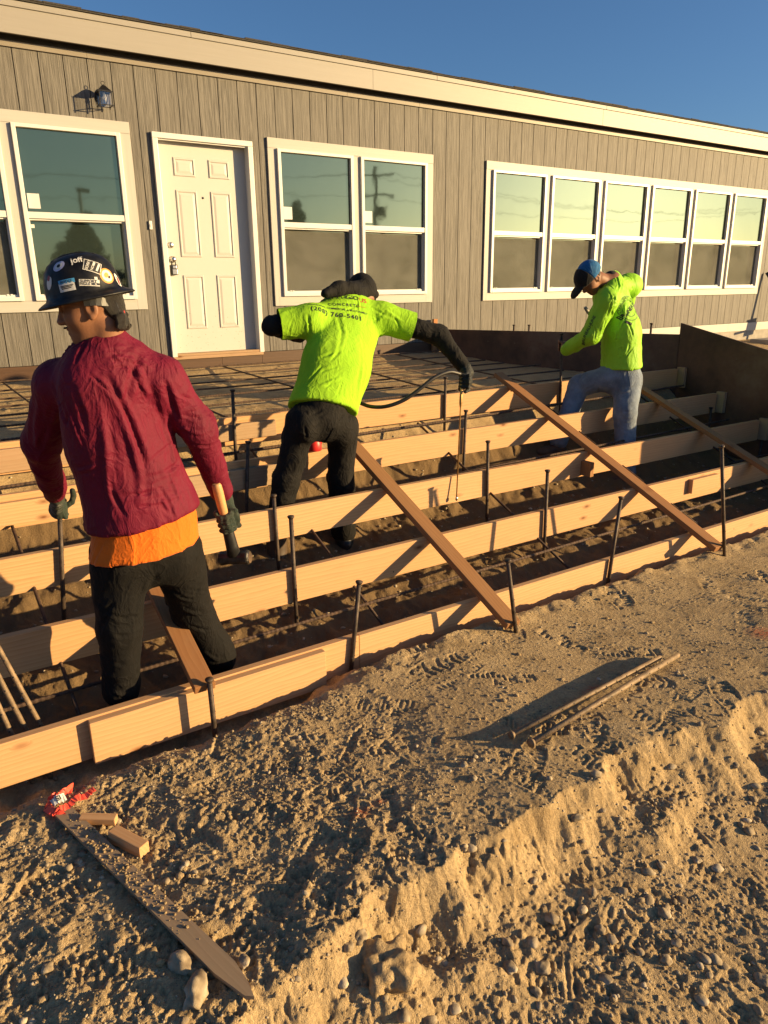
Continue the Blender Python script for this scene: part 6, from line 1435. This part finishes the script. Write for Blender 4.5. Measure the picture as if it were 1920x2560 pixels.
# ------------------------------------------------------------------ across the street, mirrored in the window panes
def mirrored(px, py, D):
    hit = at(px, py, -0.008); d = ray(px, py); d = np.array([d[0], -d[1], d[2]]); d /= np.linalg.norm(d[:2]); return hit + d*D
FOL = m_plain("conifer_needles", (0.035, 0.05, 0.022), 0.9, 0, .4, 3); BARK = m_plain("bark", (0.09, 0.065, 0.045), .95, 0, .3, 6)
def conifer(px, py_top, D, wide, label, seed):
    top = mirrored(px, py_top, D); z0 = -0.9; H = top[2]-z0; root = empty("conifer_tree", (top[0], top[1], z0)); tag(root, label, "tree", "trees across the street")
    MB().tube([(top[0], top[1], z0-.3), (top[0], top[1], z0+H*.5), (top[0], top[1], z0+H*.97)], [.28, .16, .03], 8).build("trunk", BARK, root)
    r = np.random.default_rng(seed); V = []; F = []
    for lv in np.linspace(.10, .99, 30):
        R_ = wide*(1-lv)**.85*(.8+.4*r.uniform())+.12
        for j in range(max(5, int(16*(1-lv)+4))):
            a = r.uniform(0, 6.283); rl = R_*r.uniform(.55, 1.1)
            for s in np.linspace(.25, 1, 6):
                c = np.array([top[0]+math.cos(a)*rl*s, top[1]+math.sin(a)*rl*s, z0+H*lv-.35*rl*s*.6+r.uniform(-.1, .1)])
                for k in range(3):
                    d = r.normal(size=3); d /= np.linalg.norm(d); e = np.cross(d, r.normal(size=3)); e /= np.linalg.norm(e)+1e-9; q = .16+.10*wide/2*(1-s*.4); b0 = len(V)
                    V += [c-d*q, c+d*q, c+e*q*.8+(0, 0, -q*.3)]; F.append((b0, b0+1, b0+2))
    link_mesh("crown", np_mesh("crown", np.array(V), np.array(F)), FOL, root)
conifer(205, 545, 34, 3.6, "dark conifer across the street, mirrored in the window left of the door", 1)
conifer(225, 575, 42, 3.4, "rounder dark conifer mirrored beside the tall one left of the door", 2)
conifer(742, 515, 46, 3.4, "conifer across the street, mirrored in the pane right of the door", 3)
pt = mirrored(947, 425, 48); pb = (pt[0], pt[1], -1.3)
up = empty("utility_pole", pb); tag(up, "wooden utility pole with two crossarms, mirrored in the pane above the bending worker", "pole")
MB().tube([pb, (pt[0]-.1, pt[1], pt[2])], [.22, .14], 10).build("pole_shaft", BARK, up)
dv = unit(V3(.83, .55, 0)); 
for z in (-.6, -1.9): q = pt+V3(0, 0, z); MB().tube([q-dv*1.3, q+dv*1.3], .07, 6).build("crossarm", BARK, up)
MB().lathe([(0, 0), (.28, 0), (.28, .8), (0, .8)], 12, Matrix.Translation(tuple(pt+V3(.35, .1, -3.4)))).build("transformer", BARK, up)
for k, (off, zz_) in enumerate(((-1.2, -.5), (1.2, -.5), (-1.0, -1.8))):
    s0 = pt+dv*off+V3(0, 0, zz_); far = mirrored(1930, 515+6*k, 70)+dv*off; back = s0+V3(-60, -18, 1.0); pts = []
    for p_, q_ in ((back, s0), (s0, far)):
        for t in np.linspace(0, 1, 14): pts.append(p_+(q_-p_)*t-V3(0, 0, 1.1*4*t*(1-t)))
    o = MB().tube(pts, .013, 4).build("power_line", MAT['blackmetal']); tag(o, ["upper power line mirrored across the row of six panes", "middle power line mirrored across the row of six panes", "lowest power line mirrored across the row of six panes"][k], "wire", "power lines")
lp = mirrored(181, 487, 52); sl = empty("street_lamp", (lp[0], lp[1], -1.0)); tag(sl, "street lamp across the road, mirrored beside the conifer tip left of the door", "street lamp")
MB().tube([(lp[0], lp[1], -1.1), (lp[0], lp[1], lp[2])], [.14, .10], 8).build("lamp_post", MAT['blackmetal'], sl)
MB().box(lp[0]-.15, lp[0]+.8, lp[1]-.25, lp[1]+.25, lp[2], lp[2]+.3, c=.02).build("lamp_head", MAT['blackmetal'], sl)
